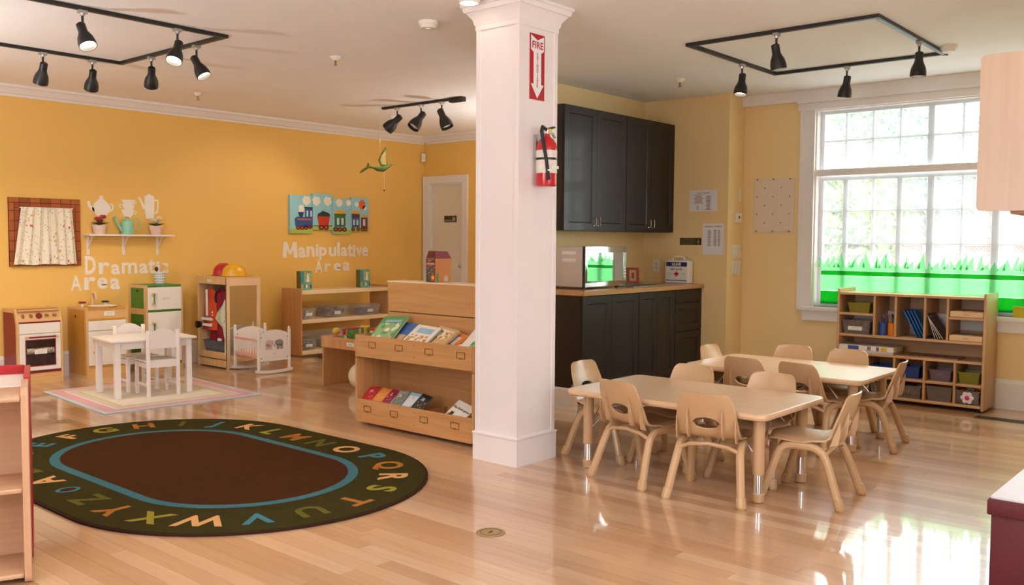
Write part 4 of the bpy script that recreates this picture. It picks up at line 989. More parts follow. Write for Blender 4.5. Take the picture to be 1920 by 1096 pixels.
MB().tube([(.02, 0, .0), (.02, 0, CZ-2.02)], .0012, 5).tube([(.075, 0, -.03), (.075, 0, -.22)], .0012, 5).build('thread', plain('white_thread', (235, 230, 220)), t_)
MB().ball((.075, 0, -.225), .008, 8).build('bead', BLACKP, t_)

# ================================================================== column fittings
t_ = thing('fire_extinguisher_sign', 'red and white arrow sign reading FIRE EXTINGUISHER high on the white pillar', 'sign', (4.108, cy0, 2.305))
RB(-.067, .067, -.004, 0, -.187, .187, .001, 1).build('plate', plain('sign_red', (176, 22, 36), .4), t_)
MB().prism([(-.058, .178), (0, .152), (.058, .178), (.058, .095), (.034, .082), (.034, -.098), (.058, -.098), (0, -.178), (-.058, -.098), (-.034, -.098), (-.034, .082), (-.058, .095)][::-1], -.0052, -.004).build('arrow', PAPER, t_, smooth=0)
text('FIRE', .056, plain('sign_red', (176, 22, 36)), t_, (0, -.0056, .122), ext=.0003, off=.0012)
for k, ch in enumerate('EXTINGUISHER'): text(ch, .022, plain('sign_red', (176, 22, 36)), t_, (0, -.0056, .072-k*.0165), 'letter', ext=.0003, off=.0004)
t_ = thing('fire_extinguisher', 'red fire extinguisher with black hose hung on the white pillar', 'fire extinguisher', (4.112, cy0-.075, 1.618))
MB().lathe([(.050, 0), (.058, .006), (.060, .015), (.060, .215), (.055, .245), (.040, .268), (.020, .285), (.018, .300)], n=28).build('cylinder', RED, t_)
MB().lathe([(.0606, .075), (.0606, .205)], n=28).build('paper_label', plain('label_white', (232, 222, 212), .5, var=.2, scale=60), t_)
MB().lathe([(.0618, .150), (.0618, .163)], n=28).build('strap', BLACKP, t_)
for k in range(3): B(-.03+k*.024, -.014+k*.024, -.0625, -.060, .100, .116).build('pictogram', plain('pictogram_white', (246, 246, 246)), t_, smooth=0)
MB().lathe([(.016, .298), (.018, .306), (.018, .325), (.010, .332)], n=14).build('valve', CHROME, t_)
MB().lathe([(.014, 0), (.014, .006)], n=14, mat=Matrix.Rotation(PI/2, 4, 'X')).xf(Matrix.Translation((.004, -.018, .316))).build('gauge', plain('gauge_face', (230, 200, 90)), t_)
MB().prism([(-.012, .330), (.060, .350), (.078, .343), (.010, .322)], -.007, .007).build('lever', BLACKP, t_); MB().prism([(-.012, .318), (.055, .312), (.082, .285), (.074, .282), (.05, .303), (-.012, .308)], -.006, .006).build('carry_grip', STEEL, t_)
MB().tube([(-.012, -.005, .325), (-.055, -.012, .335), (-.072, -.02, .31), (-.068, -.03, .24), (-.055, -.042, .15), (-.045, -.048, .06), (-.042, -.05, .035)], [.010, .011, .011, .010, .010, .011, .013], 10).build('hose', BLACKP, t_)
MB().lathe([(.011, .0), (.011, .008)], n=10).xf(Matrix.Translation((-.046, -.055, .085))).build('hose_clip', WLAM, t_)
B(-.03, .03, .055, .075, .17, .30).build('wall_bracket', STEEL, t_, smooth=0)
for (x, y, lb) in ((2.972, 2.67, 'round brass floor outlet cover in front of the pillar'), (2.777, 6.584, 'round brass floor outlet cover between the two rugs')):
    t_ = thing('floor_outlet', lb, 'floor outlet', (x, y, 0.0005)); MB().lathe([(.066, 0), (.066, .002), (.060, .0035), (.001, .0035)], n=28).build('cover', plain('worn_brass_cover', (168, 142, 100), .45, .35, var=.3, scale=60), t_)
    MB().tube([(.048*math.cos(k*PI/12), .048*math.sin(k*PI/12), .0036) for k in range(24)], .0016, 5, closed=True).build('inner_ring', plain('dark_brass', (112, 88, 46), .4, .8), t_)
    RB(-.012, .012, -.005, .005, .0035, .0048, .001, 1).build('slot', DINK, t_)

def added_uplight(x, y, lb, k=1.0):  # unseen lamp made up to throw fill light on the ceiling
    t_ = thing('added_uplight_lamp', lb, 'fill light', (x, y, 0), 0, 'added uplights out of view')
    MB().lathe([(.14, 0), (.14, .012), (.02, .025)], n=24).build('base', BLACK, t_); MB().tube([(0, 0, .02), (0, 0, 1.28)], .012, 8).build('pole', BLACK, t_)
    MB().lathe([(.015, 1.27), (.08, 1.29), (.17, 1.34), (.20, 1.38), (.195, 1.38), (.165, 1.345), (.075, 1.297)], n=28).build('bowl_shade', WPAINT, t_)
    l = bpy.data.lights.new('uplight', 'AREA'); l.shape = 'DISK'; l.size = .30; l.energy = UPLIGHT_W*k; l.color = (.95, .98, 1.0)
    lo = bpy.data.objects.new('uplight', l); col.objects.link(lo); lo.parent = t_; lo.location = (0, 0, 1.40); lo.rotation_euler = (PI, 0, 0)
added_uplight(.7, 6.6, 'added uplight on a black stand, unseen beyond the left frame edge', .8); added_uplight(7.5, 5.75, 'added uplight on a black stand, unseen in the passage behind the kitchenette wall', .38)
added_uplight(-.6, 2.4, 'added uplight on a black stand, unseen behind the camera at left'); added_uplight(2.2, -.9, 'added uplight on a black stand, unseen behind the camera at right')
# ================================================================== dramatic play kitchen along the yellow wall
MAPX = wood('maple_board_crosswise', (214, 164, 100), (228, 184, 126), 'X')
YELW = wood('honey_board', (198, 138, 50), (212, 154, 62), 'Z')
DGLS = plain('dark_oven_glass', (44, 22, 24), .08, coat=.5)
LBL = plain('sticker_white', (238, 234, 226), .5)
def sticker(parent, x, y, z, w_, h_, lines=2, name='label_sticker'):
    s_ = B(x-w_/2, x+w_/2, y-.001, y, z-h_/2, z+h_/2).build(name, LBL, parent, smooth=0)
    mb = MB()
    for k in range(lines): mb.box(x-w_*.3, x+w_*.3, y-.0014, y-.001, z+h_*.2-k*h_*.35-.002, z+h_*.2-k*h_*.35)
    mb.build('printed_lines', INK, s_, smooth=0)
def pull(parent, x, z, h_, y, bar, ends, horiz=False, name='handle'):
    a = h_/2
    if horiz: mb = MB().tube([(x-a, y-.03, z), (x+a, y-.03, z)], .008, 8)
    else: mb = MB().tube([(x, y-.03, z-a), (x, y-.03, z-a*.3), (x, y-.03, z+a*.3), (x, y-.03, z+a)], [.010, .007, .007, .010], 8)
    h = mb.build(name, bar, parent)
    for s_ in (-1, 1):
        c_ = (x+s_*a, z) if horiz else (x, z+s_*a)
        RB(c_[0]-.012, c_[0]+.012, y-.038, y, c_[1]-.010, c_[1]+.010, .003, 1).build('handle_mount', ends, h)
# stove
t_ = thing('play_stove', 'wooden play stove with red trim, knobs and dark oven window', 'play stove', (3.385, 8.645, 0))
prof_ = [(-.165, 0), (-.165, .545), (-.120, .672), (.150, .672), (.150, 0)]
for sx in (-1, 1):
    a, b_ = (-.195, -.179) if sx < 0 else (.179, .195)
    q = MB().prism(prof_, a, b_, 'X').build('side_panel', MAPLE, t_, smooth=0)
    o_ = sx*.195; MB().prism([(-.135, .03), (-.135, .53), (-.100, .64), (.13, .64), (.13, .03)], min(o_, o_+sx*.0015), max(o_, o_+sx*.0015), 'X').build('red_inset', DRED, q, smooth=0)
    MB().ball((o_+sx*.001, -.05, .60), .014, 10, sq=(.2, 1.4, .8)).build('grip_hole', BLACKP, q)
B(-.179, .179, -.155, .150, .655, .668).build('top_board', MAPX, t_, smooth=0)
B(-.179, .179, -.155, .145, .10, .56).build('body', WLAM, t_, smooth=0)
B(-.179, .179, -.158, .145, 0, .098).build('kick_board', MAPX, t_, smooth=0)
B(-.179, .179, -.163, -.15, .098, .118).build('red_strip', DRED, t_, smooth=0)
d_ = RB(-.177, .177, -.172, -.156, .122, .446, .004, 1).build('oven_door', WLAM, t_)
MB().box(-.130, -.122, -.176, -.171, .160, .400).box(.122, .130, -.176, -.171, .160, .400).box(-.122, .122, -.176, -.171, .392, .400).box(-.122, .122, -.176, -.171, .160, .168).build('window_frame', DRED, d_, smooth=0)
B(-.122, .122, -.174, -.170, .168, .392).build('oven_glass', DGLS, d_, smooth=0)
for z in (.275, .285): B(-.12, .12, -.1750, -.1740, z, z+.004).build('rack_bar', plain('rack_pale', (190, 180, 160)), d_, smooth=0)
B(-.118, .118, -.1752, -.174, .292, .322).build('patterned_strip', print_mat('patterned_strip', (190, 190, 170), ((70, 90, 70), (150, 60, 60), (210, 200, 180)), 110), d_, smooth=0)
sticker(d_, .0, -.1755, .290, .105, .042)
pull(d_, .005, .422, .25, -.172, DRED, MAPLE, True)
RB(-.177, .177, -.168, -.156, .452, .545, .004, 1).build('drawer_front', WLAM, t_)
B(-.179, .179, -.167, -.155, .547, .560).build('red_strip', DRED, t_, smooth=0)
q = MB().prism([(-.163, .560), (-.128, .655), (-.10, .655), (-.10, .56)], -.179, .179, 'X').build('control_panel', MAPX, t_, smooth=0)
MB().prism([(-.128, .652), (-.120, .672), (-.10, .672), (-.10, .652)], -.179, .179, 'X').build('red_strip', DRED, t_, smooth=0)
RK = Matrix.Rotation(math.radians(70), 4, 'X')
for k, x in enumerate((-.135, -.068, 0, .068, .135)):
    big = k == 2
    MB().lathe([(.028 if big else .019, 0), (.026 if big else .018, .008 if big else .003)], n=20, mat=RK).xf(Matrix.Translation((x, -.146, .608))).build('knob', DRED if big else plain('dial_print', (176, 128, 84)), q)
    if not big: MB().box(-.002, .002, -.018, .018, .003, .010).xf(Matrix.Translation((x, -.146, .608)) @ RK @ Matrix.Rotation(.4*k, 4, 'Z')).build('pointer', plain('dial_dark', (96, 60, 40)), q)
# sink unit
t_ = thing('play_sink', 'wooden play sink with white basin, wooden tap and white door', 'play sink', (3.960, 8.585, 0))
for sx in (-1, 1):
    a, b_ = (-.197, -.181) if sx < 0 else (.181, .197)
    q = B(a, b_, -.180, .195, 0, .662).build('side_panel', MAPLE, t_, smooth=0)
    o_ = sx*.197; B(min(o_, o_+sx*.0015), max(o_, o_+sx*.0015), -.15, .17, .03, .64).build('yellow_inset', YELW, q, smooth=0)
    MB().ball((o_+sx*.001, .04, .575), .014, 10, sq=(.2, 1.4, .8)).build('grip_hole', BLACKP, q)
B(-.181, .181, -.172, .19, .10, .640).build('body', WLAM, t_, smooth=0)
B(-.181, .181, -.180, .195, .640, .656).build('top_board', YELW, t_, smooth=0)
B(-.181, .181, -.176, .19, 0, .100).build('kick_board', MAPX, t_, smooth=0); B(-.181, .181, -.179, -.17, .100, .118).build('yellow_strip', YELW, t_, smooth=0)
B(-.181, .181, -.180, -.17, .560, .638).build('front_rail', MAPX, t_, smooth=0); B(-.181, .181, -.181, -.17, .542, .560).build('yellow_strip', YELW, t_, smooth=0)
sticker(t_, .02, -.1805, .603, .10, .040)
RB(-.179, .179, -.186, -.172, .448, .538, .004, 1).build('drawer_front', WLAM, t_)
d_ = RB(-.179, .179, -.186, -.172, .122, .440, .004, 1).build('door', WLAM, t_); pull(d_, -.130, .31, .12, -.186, YELW, MAPLE)
MB().lathe([(.070, .657), (.105, .657), (.118, .668), (.112, .669), (.098, .660), (.070, .6585)], n=28).xf(Matrix.Scale(1.12, 4, (1, 0, 0))).xf(Matrix.Translation((.03, -.03, 0))).build('basin', WLAM, t_)
MB().tube([(0, .12, .656), (0, .12, .75), (0, .105, .785), (0, .06, .785), (0, .03, .745), (0, .03, .73)], [.020, .018, .018, .016, .015, .014], 10).build('tap', MAPLE, t_)
for x, m_ in ((-.105, DRED), (.115, plain('navy_knob', (40, 44, 84), .4))):
    k_ = MB().lathe([(.012, .656), (.012, .685), (.016, .688)], (x, .10, 0), 12).build('tap_post', WLAM, t_); RB(x-.028, x+.028, .075, .125, .688, .706, .006).build('tap_knob', m_, k_)
# refrigerator
t_ = thing('play_refrigerator', 'wooden play refrigerator with green sides, white doors and green handles', 'play refrigerator', (4.568, 8.640, 0))
for sx in (-1, 1):
    a, b_ = (-.194, -.176) if sx < 0 else (.176, .194)
    q = B(a, b_, -.170, .165, 0, .850).build('side_panel', MAPLE, t_, smooth=0)
    o_ = sx*.194
    for z0, z1 in ((.05, .56), (.62, .82)): B(min(o_, o_+sx*.0015), max(o_, o_+sx*.0015), -.125, .13, z0, z1).build('green_inset', GREEN, q, smooth=0)
    MB().ball((o_+sx*.002, 0, .79), .014, 10, sq=(.2, 1.8, .8)).build('grip_hole', BLACKP, q)
B(-.176, .176, -.160, .160, .06, .830).build('body', MAPLE, t_, smooth=0); RB(-.176, .176, -.172, .165, .830, .850, .003, 1).build('top_board', GREEN, t_)
B(-.176, .176, -.160, .16, 0, .058).build('kick_board', MAPX, t_, smooth=0); B(-.176, .176, -.168, -.155, .06, .08).build('green_strip', GREEN, t_, smooth=0); B(-.176, .176, -.168, -.155, .585, .602).build('green_strip', GREEN, t_, smooth=0)
d_ = RB(-.174, .174, -.180, -.160, .606, .828, .004, 1).build('freezer_door', WLAM, t_); pull(d_, -.128, .715, .10, -.180, GREEN, MAPLE); sticker(d_, .01, -.1805, .715, .125, .032)
d_ = RB(-.174, .174, -.180, -.160, .084, .582, .004, 1).build('door', WLAM, t_); pull(d_, -.128, .42, .12, -.180, GREEN, MAPLE)
# crock with utensils on the refrigerator
CX, CY = 4.60, 8.62
t_ = thing('utensil_crock', 'patterned blue and white crock on top of the play refrigerator', 'crock', (CX, CY, .850))
MB().lathe([(.046, 0), (.050, .004), (.050, .016)], n=22).build('foot_band', plain('aqua_glaze', (140, 200, 204), .25), t_)
cr = MB().lathe([(.050, .016), (.052, .022), (.052, .122), (.047, .122), (.046, .03), (.001, .028)], n=22).build('wall', plain('crock_white', (236, 232, 224), .3), t_)
for z, n_, m_ in ((.030, 18, plain('pale_red_glaze', (206, 140, 130), .3)), (.055, 20, plain('grey_blue_glaze', (120, 140, 156), .3)), (.080, 20, plain('aqua_glaze', (140, 200, 204))), (.103, 20, plain('grey_blue_glaze', (120, 140, 156)))):
    mb = MB()
    for k in range(n_):
        a = 2*PI*k/n_; mb.ball((.0522*math.cos(a), .0522*math.sin(a), z), .006, 6)
    mb.build('glaze_dots', m_, cr)
for (dx, dy, hgt, m_, nm, lb) in ((-.014, 0, .150, plain('dark_wood_utensil', (70, 42, 26), .5), 'whisk', 'dark toy whisk standing in the utensil crock'), (.022, .01, .165, MAPLE, 'wooden_spatula', 'pale wooden toy spatula standing in the utensil crock')):
    u_ = thing(nm, lb, 'utensil', (CX+dx, CY+dy, .882))
    lean = .10 if dx > 0 else -.16
    Rl = Matrix.Rotation(lean, 4, 'Y')
    MB().tube([(0, 0, 0), (0, 0, hgt*.7)], .004, 6).xf(Rl).build('handle', m_, u_)
    if nm == 'whisk': MB().ball((0, 0, hgt*.82), .018, 8, sq=(1.2, .6, 1.3)).xf(Rl).build('head', m_, u_)
    else: MB().prism([(-.012, hgt*.62), (.012, hgt*.62), (.017, hgt), (-.017, hgt)], -.003, .003).xf(Rl).build('blade', m_, u_)

# ================================================================== small rug, white table and chairs
def rect_rug(lb, loc, rz, w_, h_):
    t_ = thing('area_rug', lb, 'rug', loc, rz)
    cols = [('blue_border', (196, 208, 214), 0), ('pink_border', (224, 172, 178), .035), ('cream_line', (236, 226, 210), .125), ('grey_pink_band', (220, 200, 194), .140), ('lime_line', (208, 208, 130), .20), ('cream_field', (236, 224, 206), .225)]
    z = .001
    for n_, c_, i_ in cols:
        m_ = plain('rug_'+n_, c_, .95, var=.08, scale=80, bump=.4, bscale=500)
        RB(-w_/2+i_, w_/2-i_, -h_/2+i_, h_/2-i_, z if i_ else 0.0005, .008+i_*.006, .0015, 1).build(n_, m_, t_)
    return t_
rect_rug('pastel pink, blue and cream striped rug under the white play table', (3.785, 7.255, 0), math.radians(-4.5), 1.29, 1.36)
RZ = .0105
t_ = thing('play_table', 'small white wooden play table on the pastel rug', 'table', (3.752, 7.318, RZ), math.radians(-7))
RB(-.350, .350, -.265, .265, .458, .476, .004, 2).build('table_top', WPAINT, t_)
for sx in (-1, 1):
    for sy_ in (-1, 1): RB(sx*.292-.023, sx*.292+.023, sy_*.218-.023, sy_*.218+.023, 0, .458, .003, 1).build('leg', WPAINT, t_)
for sy_ in (-1, 1): B(-.269, .269, sy_*.218-.009, sy_*.218+.009, .398, .458).build('apron', WPAINT, t_, smooth=0)
for sx in (-1, 1): B(sx*.292-.009, sx*.292+.009, -.195, .195, .398, .458).build('apron', WPAINT, t_, smooth=0)
t_ = thing('white_chair', 'white wooden play chair in front of the play table, back to the camera', 'chair', (3.785, 7.152, RZ), math.radians(-8), 'white wooden play chairs')
hw, hd = .122, .132
for sx in (-1, 1):
    RB(sx*hw-.014, sx*hw+.014, -hd-.014, -hd+.014, 0, .545, .004, 2).build('leg', WPAINT, t_); RB(sx*hw-.014, sx*hw+.014, hd-.014, hd+.014, 0, .285, .003, 1).build('leg', WPAINT, t_)
    B(sx*hw-.006, sx*hw+.006, -hd+.014, hd-.014, .235, .275).build('side_rail', WPAINT, t_, smooth=0); B(sx*hw-.006, sx*hw+.006, -hd+.014, hd-.014, .085, .105).build('stretcher', WPAINT, t_, smooth=0)
RB(-hw-.018, hw+.018, -hd+.015, hd+.022, .285, .299, .003, 1).build('seat', WPAINT, t_)
MB().prism([(-hw+.014, .395), (hw-.014, .395), (hw-.014, .515)]+[(x, .515+.045*math.cos(x/(hw-.014)*PI/2)) for x in [(hw-.014)*(1-k/6) for k in range(13)]]+[(-hw+.014, .515)], -hd-.006, -hd+.006).build('backrest', WPAINT, t_, smooth=40)
B(-hw+.014, hw-.014, -hd-.006, -hd+.006, .24, .29).build('back_rail', WPAINT, t_, smooth=0); B(-hw+.014, hw-.014, hd-.006, hd+.006, .235, .28).build('front_rail', WPAINT, t_, smooth=0)
copy_thing(t_, (3.785, 7.520, RZ), math.radians(176), 'white wooden play chair tucked in behind the play table')

# ================================================================== dress-up unit with mirror end
t_ = thing('dress_up_unit', 'birch dress-up wardrobe with open front and mirror end', 'wardrobe', (5.185, 8.315, 0))
hx2, hy2, hh = .195, .275, .915
for x in (-hx2,):  # front posts (open side faces -X)
    RB(x, x+.03, -hy2, -hy2+.022, 0, hh, .003, 1).build('post', MAPLE, t_); RB(x, x+.03, hy2-.022, hy2, 0, hh, .003, 1).build('post', MAPLE, t_)
RB(-hx2, -hx2+.018, -hy2+.022, hy2-.022, hh-.065, hh, .003, 1).build('header_board', MAPLE, t_)
RB(-hx2, -hx2+.018, -hy2+.022, hy2-.022, .015, .085, .003, 1).build('plinth_board', MAPLE, t_); RB(-hx2+.02, hx2-.01, -hy2+.02, hy2-.02, .085, .100, .002, 1).build('bottom_shelf', MAPLE, t_)
RB(-hx2-.003, -hx2+.016, -hy2+.022, hy2-.022, .10, .165, .003, 1).build('toe_rail', MAPLE, t_)
RB(hx2-.012, hx2, -hy2+.02, hy2, 0, hh, .002, 1).build('back_panel', plain('pale_back_board', (222, 208, 178), .6), t_); RB(-hx2+.03, hx2-.012, hy2-.016, hy2, 0, hh, .002, 1).build('end_panel', MAPLE, t_)
RB(-hx2, hx2, -hy2, hy2, hh, hh+.012, .003, 1).build('top_board', MAPLE, t_)
mf = MB().box(-hx2, -hx2+.035, -hy2-.002, -hy2+.016, .01, hh).box(hx2-.035, hx2, -hy2-.002, -hy2+.016, .01, hh).box(-hx2+.035, hx2-.035, -hy2-.002, -hy2+.016, hh-.075, hh).box(-hx2+.035, hx2-.035, -hy2-.002, -hy2+.016, .01, .07).build('mirror_frame', wood('pale_frame', (226, 190, 150), (236, 204, 166), 'Z'), t_, smooth=0)
B(-hx2+.033, hx2-.033, -hy2+.006, -hy2+.012, .068, hh-.073).build('mirror_glass', MIRROR, mf, smooth=0)
sticker(t_, 0, 0, 0, .07, .03); st = t_.children[-1]
for o in t_.children:
    if o.name.startswith('label_sticker'): o.location = (-hx2-.001, .04, hh-.032); o.rotation_euler = (0, 0, -PI/2)
MB().tube([(-.01, -hy2+.015, .80), (-.01, hy2-.015, .80)], .010, 8).build('hanging_rod', STEEL, t_)
for y in (-.16, -.02, .12): MB().tube([(-.02, y, .80), (-.03, y, .765), (-.045, y, .760), (-.05, y, .775)], .0035, 6).build('hook', STEEL, t_)
def cloth(name, lb, loc, outline, mat, amp=.012, freq=6, thick=.03, extra=None):
    """hanging garment: outline (v, half width) by height, puffed and rippled, hanging in the YZ plane and facing -X"""
    g_ = thing(name, lb, 'costume', loc)
    nu = 22; vs_ = []; nj = len(outline)
    for sd in (0, 1):
        for (z, hw_, c_) in outline:
            for i in range(nu+1):
                u = -1+2*i/nu; puff = thick*(1-abs(u)**3)
                x = (-puff if sd == 0 else puff*.4)+amp*math.sin(u*freq+z*9)*(1 if sd == 0 else .5)
                vs_.append((x, c_-u*hw_, z))
    W1 = nu+1; fs = []
    for j in range(nj-1):
        for i in range(nu):
            q = [j*W1+i, j*W1+i+1, (j+1)*W1+i+1, (j+1)*W1+i]; fs.append(q); fs.append([k+W1*nj for k in q][::-1])
        for i in (0, nu):
            q = [j*W1+i, (j+1)*W1+i, (j+1)*W1+i+W1*nj, j*W1+i+W1*nj]; fs.append(q if i else q[::-1])
    for j in (0, nj-1):
        for i in range(nu):
            q = [j*W1+i, j*W1+i+1, j*W1+i+1+W1*nj, j*W1+i+W1*nj]; fs.append(q)
    MB().add(vs_, fs).build('garment', mat, g_, smooth=60)
    return g_
ORG = plain('orange_vest_cloth', (204, 74, 26), .8, bump=.3); REFL = plain('reflective_tape', (246, 246, 246), .35); MAR = plain('crimson_jacket_cloth', (138, 14, 40), .8, bump=.3)
wx, wy = 5.185, 8.315
g_ = cloth('safety_vest', 'orange safety vest with white reflective stripes hanging in the wardrobe', (wx-.135, wy+.105, 0), [(.80, .03, 0), (.775, .08, 0), (.74, .115, 0), (.62, .130, 0), (.50, .14, 0), (.42, .145, 0), (.375, .145, 0)], ORG, .010, 5, .030)
B(-.054, -.046, -.015, .015, .52, .79).build('reflective_stripe', REFL, g_, smooth=0)
for z in (.475, .415): B(-.056, -.046, -.09, .10, z, z+.028).build('reflective_stripe', REFL, g_, smooth=0)
g_ = cloth('fire_jacket', 'crimson firefighter jacket with bright clasps hanging in the wardrobe', (wx-.095, wy-.06, 0), [(.80, .03, 0), (.78, .08, 0), (.73, .13, 0), (.60, .155, .01), (.45, .175, .025), (.32, .20, .05), (.255, .21, .055)], MAR, .014, 7, .045)
for z in (.56, .53, .48, .42): MB().ball((-.065, .105, z), .012, 8, sq=(.4, 1, .8)).build('clasp', REFL, g_)
B(-.074, -.06, -.06, .0, .275, .30).build('reflective_stripe', REFL, g_, smooth=0)
MB().tube([(-.058, -.02, .79), (-.070, .03, .76), (-.070, .045, .70), (-.066, .03, .66)], .008, 8).build('black_strap', BLACKP, g_)
APR = print_mat('floral_apron_print', (206, 216, 186), ((190, 80, 66), (226, 220, 200), (120, 150, 110)), 34, thr=.22)
g_ = cloth('apron', 'pale green floral apron hanging at the wardrobe corner', (wx-.165, wy-.165, 0), [(.70, .02, -.065), (.63, .06, -.030), (.56, .10, .010), (.50, .115, .030), (.45, .075, -.005), (.42, .045, -.035), (.30, .024, -.058), (.16, .024, -.060)], APR, .006, 5, .014)
g_ = cloth('black_belt_bag', 'black belt end poking out of the wardrobe beside the vest', (wx-.20, wy+.225, 0), [(.46, .05, .02), (.44, .07, .02), (.405, .06, .03), (.39, .03, .04)], BLACKP, .004, 3, .015)
tb = thing('storage_tub', 'clear tub of toys standing at the bottom of the wardrobe', 'tub', (wx-.02, wy, .100))
def tub(parent, w_, d_, h_, mat, content=None, seed=1, fill=.55, n=26, taper=.86):
    """open tapered tub: outer wall, floor, rim, and loose pieces inside"""
    def lv(k, z, o_=0): return [(-w_/2*k+o_, -d_/2*k+o_, z), (w_/2*k-o_, -d_/2*k+o_, z), (w_/2*k-o_, d_/2*k-o_, z), (-w_/2*k+o_, d_/2*k-o_, z)]
    L_ = [lv(taper, 0), lv(1, h_), lv(1, h_, .003), lv(taper, .003, .003)]
    vs_ = [p for q in L_ for p in q]; fs = [(3, 2, 1, 0), (12, 13, 14, 15)]
    for i in range(3):
        for k in range(4): fs.append((i*4+k, i*4+(k+1) % 4, (i+1)*4+(k+1) % 4, (i+1)*4+k))
    MB().add(vs_, fs).build('wall', mat, parent, smooth=0)
    mb = MB().box(-w_/2-.005, w_/2+.005, -d_/2-.005, -d_/2+.001, h_-.007, h_).box(-w_/2-.005, w_/2+.005, d_/2-.001, d_/2+.005, h_-.007, h_).box(-w_/2-.005, -w_/2+.001, -d_/2, d_/2, h_-.007, h_).box(w_/2-.001, w_/2+.005, -d_/2, d_/2, h_-.007, h_)
    mb.build('rim', mat, parent, smooth=0)
    if content:
        r_ = random.Random(seed)
        for mi, m_ in enumerate(content):
            mb = MB()
            for k in range(n):
                s_ = r_.uniform(.10, .17)*min(w_, d_, h_*1.6); x = r_.uniform(-.36, .36)*w_; y = r_.uniform(-.36, .36)*d_; z = .006+s_*.6+r_.random()*(h_*fill-s_)
                q = len(mb.v); mb.box(-s_*.5, s_*.5, -s_*.35, s_*.35, -s_*.3, s_*.3); mb.xf(Matrix.Translation((x, y, max(z, s_*.6))) @ Matrix.Rotation(r_.random()*3, 4, 'Z') @ Matrix.Rotation(r_.uniform(-.5, .5), 4, 'X'), q)
            o_ = mb.build('contents', m_, parent, smooth=0); o_['kind'] = 'stuff'
CT = {n: plain('toy_'+n, c_, .45) for n, c_ in dict(grey=(128, 130, 136), brown=(132, 84, 56), red=(180, 50, 46), blue=(52, 84, 150), pink=(222, 120, 140), teal=(60, 140, 140), yellow=(216, 180, 60), white=(232, 230, 226), green=(90, 140, 70), purple=(110, 90, 140), dark=(52, 48, 52), orange=(214, 120, 50)).items()}
tub(tb, .28, .44, .17, clear('blue_grey_tub_plastic', (200, 206, 214), .82, .1), [CT['blue'], CT['brown']], 4)
def helmet(loc, rz, mat, lb):
    h_ = thing('hard_hat', lb, 'helmet', loc, rz)
    MB().lathe([(.096, .012), (.100, .014), (.098, .045), (.088, .080), (.066, .108), (.036, .122), (.001, .126)], n=28).xf(Matrix.Scale(1.18, 4, (0, 1, 0))).build('dome', mat, h_)
    MB().prism([(.112*math.cos(a)*1.0, (.112+(.045 if math.sin(a) < 0 else 0))*math.sin(a)*1.12) for a in [2*PI*k/28 for k in range(28)]], .004, .014, 'Z').build('brim', mat, h_, smooth=40)
    for dx in (-.03, 0, .03): MB().tube([(dx, .11*math.cos(a), .014+.112*math.sin(a)) for a in [PI*k/10 for k in range(1, 10)]], .006, 6).build('ridge', mat, h_)
helmet((wx+.02, wy+.125, hh+.012), 2.1, plain('red_helmet_plastic', (190, 24, 40), .3, coat=.3), 'red toy hard hat on top of the wardrobe')
helmet((wx-.02, wy-.135, hh+.012), 1.2, plain('yellow_helmet_plastic', (232, 172, 20), .3, coat=.3), 'yellow toy hard hat on top of the wardrobe')
# doll cradle
t_ = thing('doll_cradle', 'white rocking doll cradle with elephant motif and pink spindles', 'cradle', (5.185, 7.725, 0), math.radians(-5))
PNK = plain('pink_paint', (226, 168, 158), .5); CRW = plain('cradle_white', (236, 232, 226), .4, var=.02)
cw, cl = .165, .235
for sy_ in (-1, 1):
    y = sy_*cl
    for sx in (-1, 1):
        q = RB(sx*cw-.012, sx*cw+.012, y-.012, y+.012, .022, .43, .003, 1).build('post', CRW, t_); MB().ball((sx*cw, y, .442), .014, 10).build('finial', CRW, q)
    e = MB().prism([(-cw+.012, .145), (cw-.012, .145), (cw-.012, .385)]+[(x, .385+.045*max(0, math.cos(x/(cw-.012)*PI/2))**.7) for x in [(cw-.012)*(1-k/7) for k in range(1, 14)]]+[(-cw+.012, .385)], y-.006, y+.006).build('end_panel', CRW, t_, smooth=40)
    B(-cw+.012, cw-.012, y-.009, y+.009, .128, .150).build('bottom_rail', CRW, t_, smooth=0)
    MB().prism([(x, .008+.35*x*x) for x in [-.2+.4*k/16 for k in range(17)]]+[(x, .034+.35*x*x) for x in [.2-.4*k/16 for k in range(17)]], y-.010, y+.010).build('rocker', CRW, t_, smooth=40)
    for sx in (-1, 1):
        for z in (.16, .36): MB().ball((sx*cw*.86, y-sy_*0-.008, z), .005, 6).build('screw_cap', BLACKP, e)
    if sy_ < 0:
        for ex, m_, f_ in ((-.058, plain('elephant_pink', (214, 186, 190)), 1), (.058, plain('elephant_grey', (150, 146, 148)), -1)):
            yy = y-.0072
            el = MB().prism(arc(ex, .300, .040, .034, 0, 360, 18)[:-1], yy, yy+.0012).prism(arc(ex+f_*.030, .305, .022, .026, 0, 360, 14)[:-1], yy-.0003, yy+.001)
            for dx in (-.026, -.010, .012, .028): el.prism([(ex+dx-.008, .238), (ex+dx+.008, .238), (ex+dx+.008, .290), (ex+dx-.008, .290)], yy, yy+.0012)
            el.build('elephant_motif', m_, e, smooth=0)
            MB().tube([(ex+f_*.045, yy, .295), (ex+f_*.056, yy, .275), (ex+f_*.050, yy, .262)], .004, 5).build('trunk_motif', m_, e)
        MB().prism(arc(0, .205, .016, .016, 180, 360, 8)+[(0, .195)], y-.0075, y-.006).build('heart_motif', plain('elephant_pink', (214, 186, 190)), e, smooth=0)
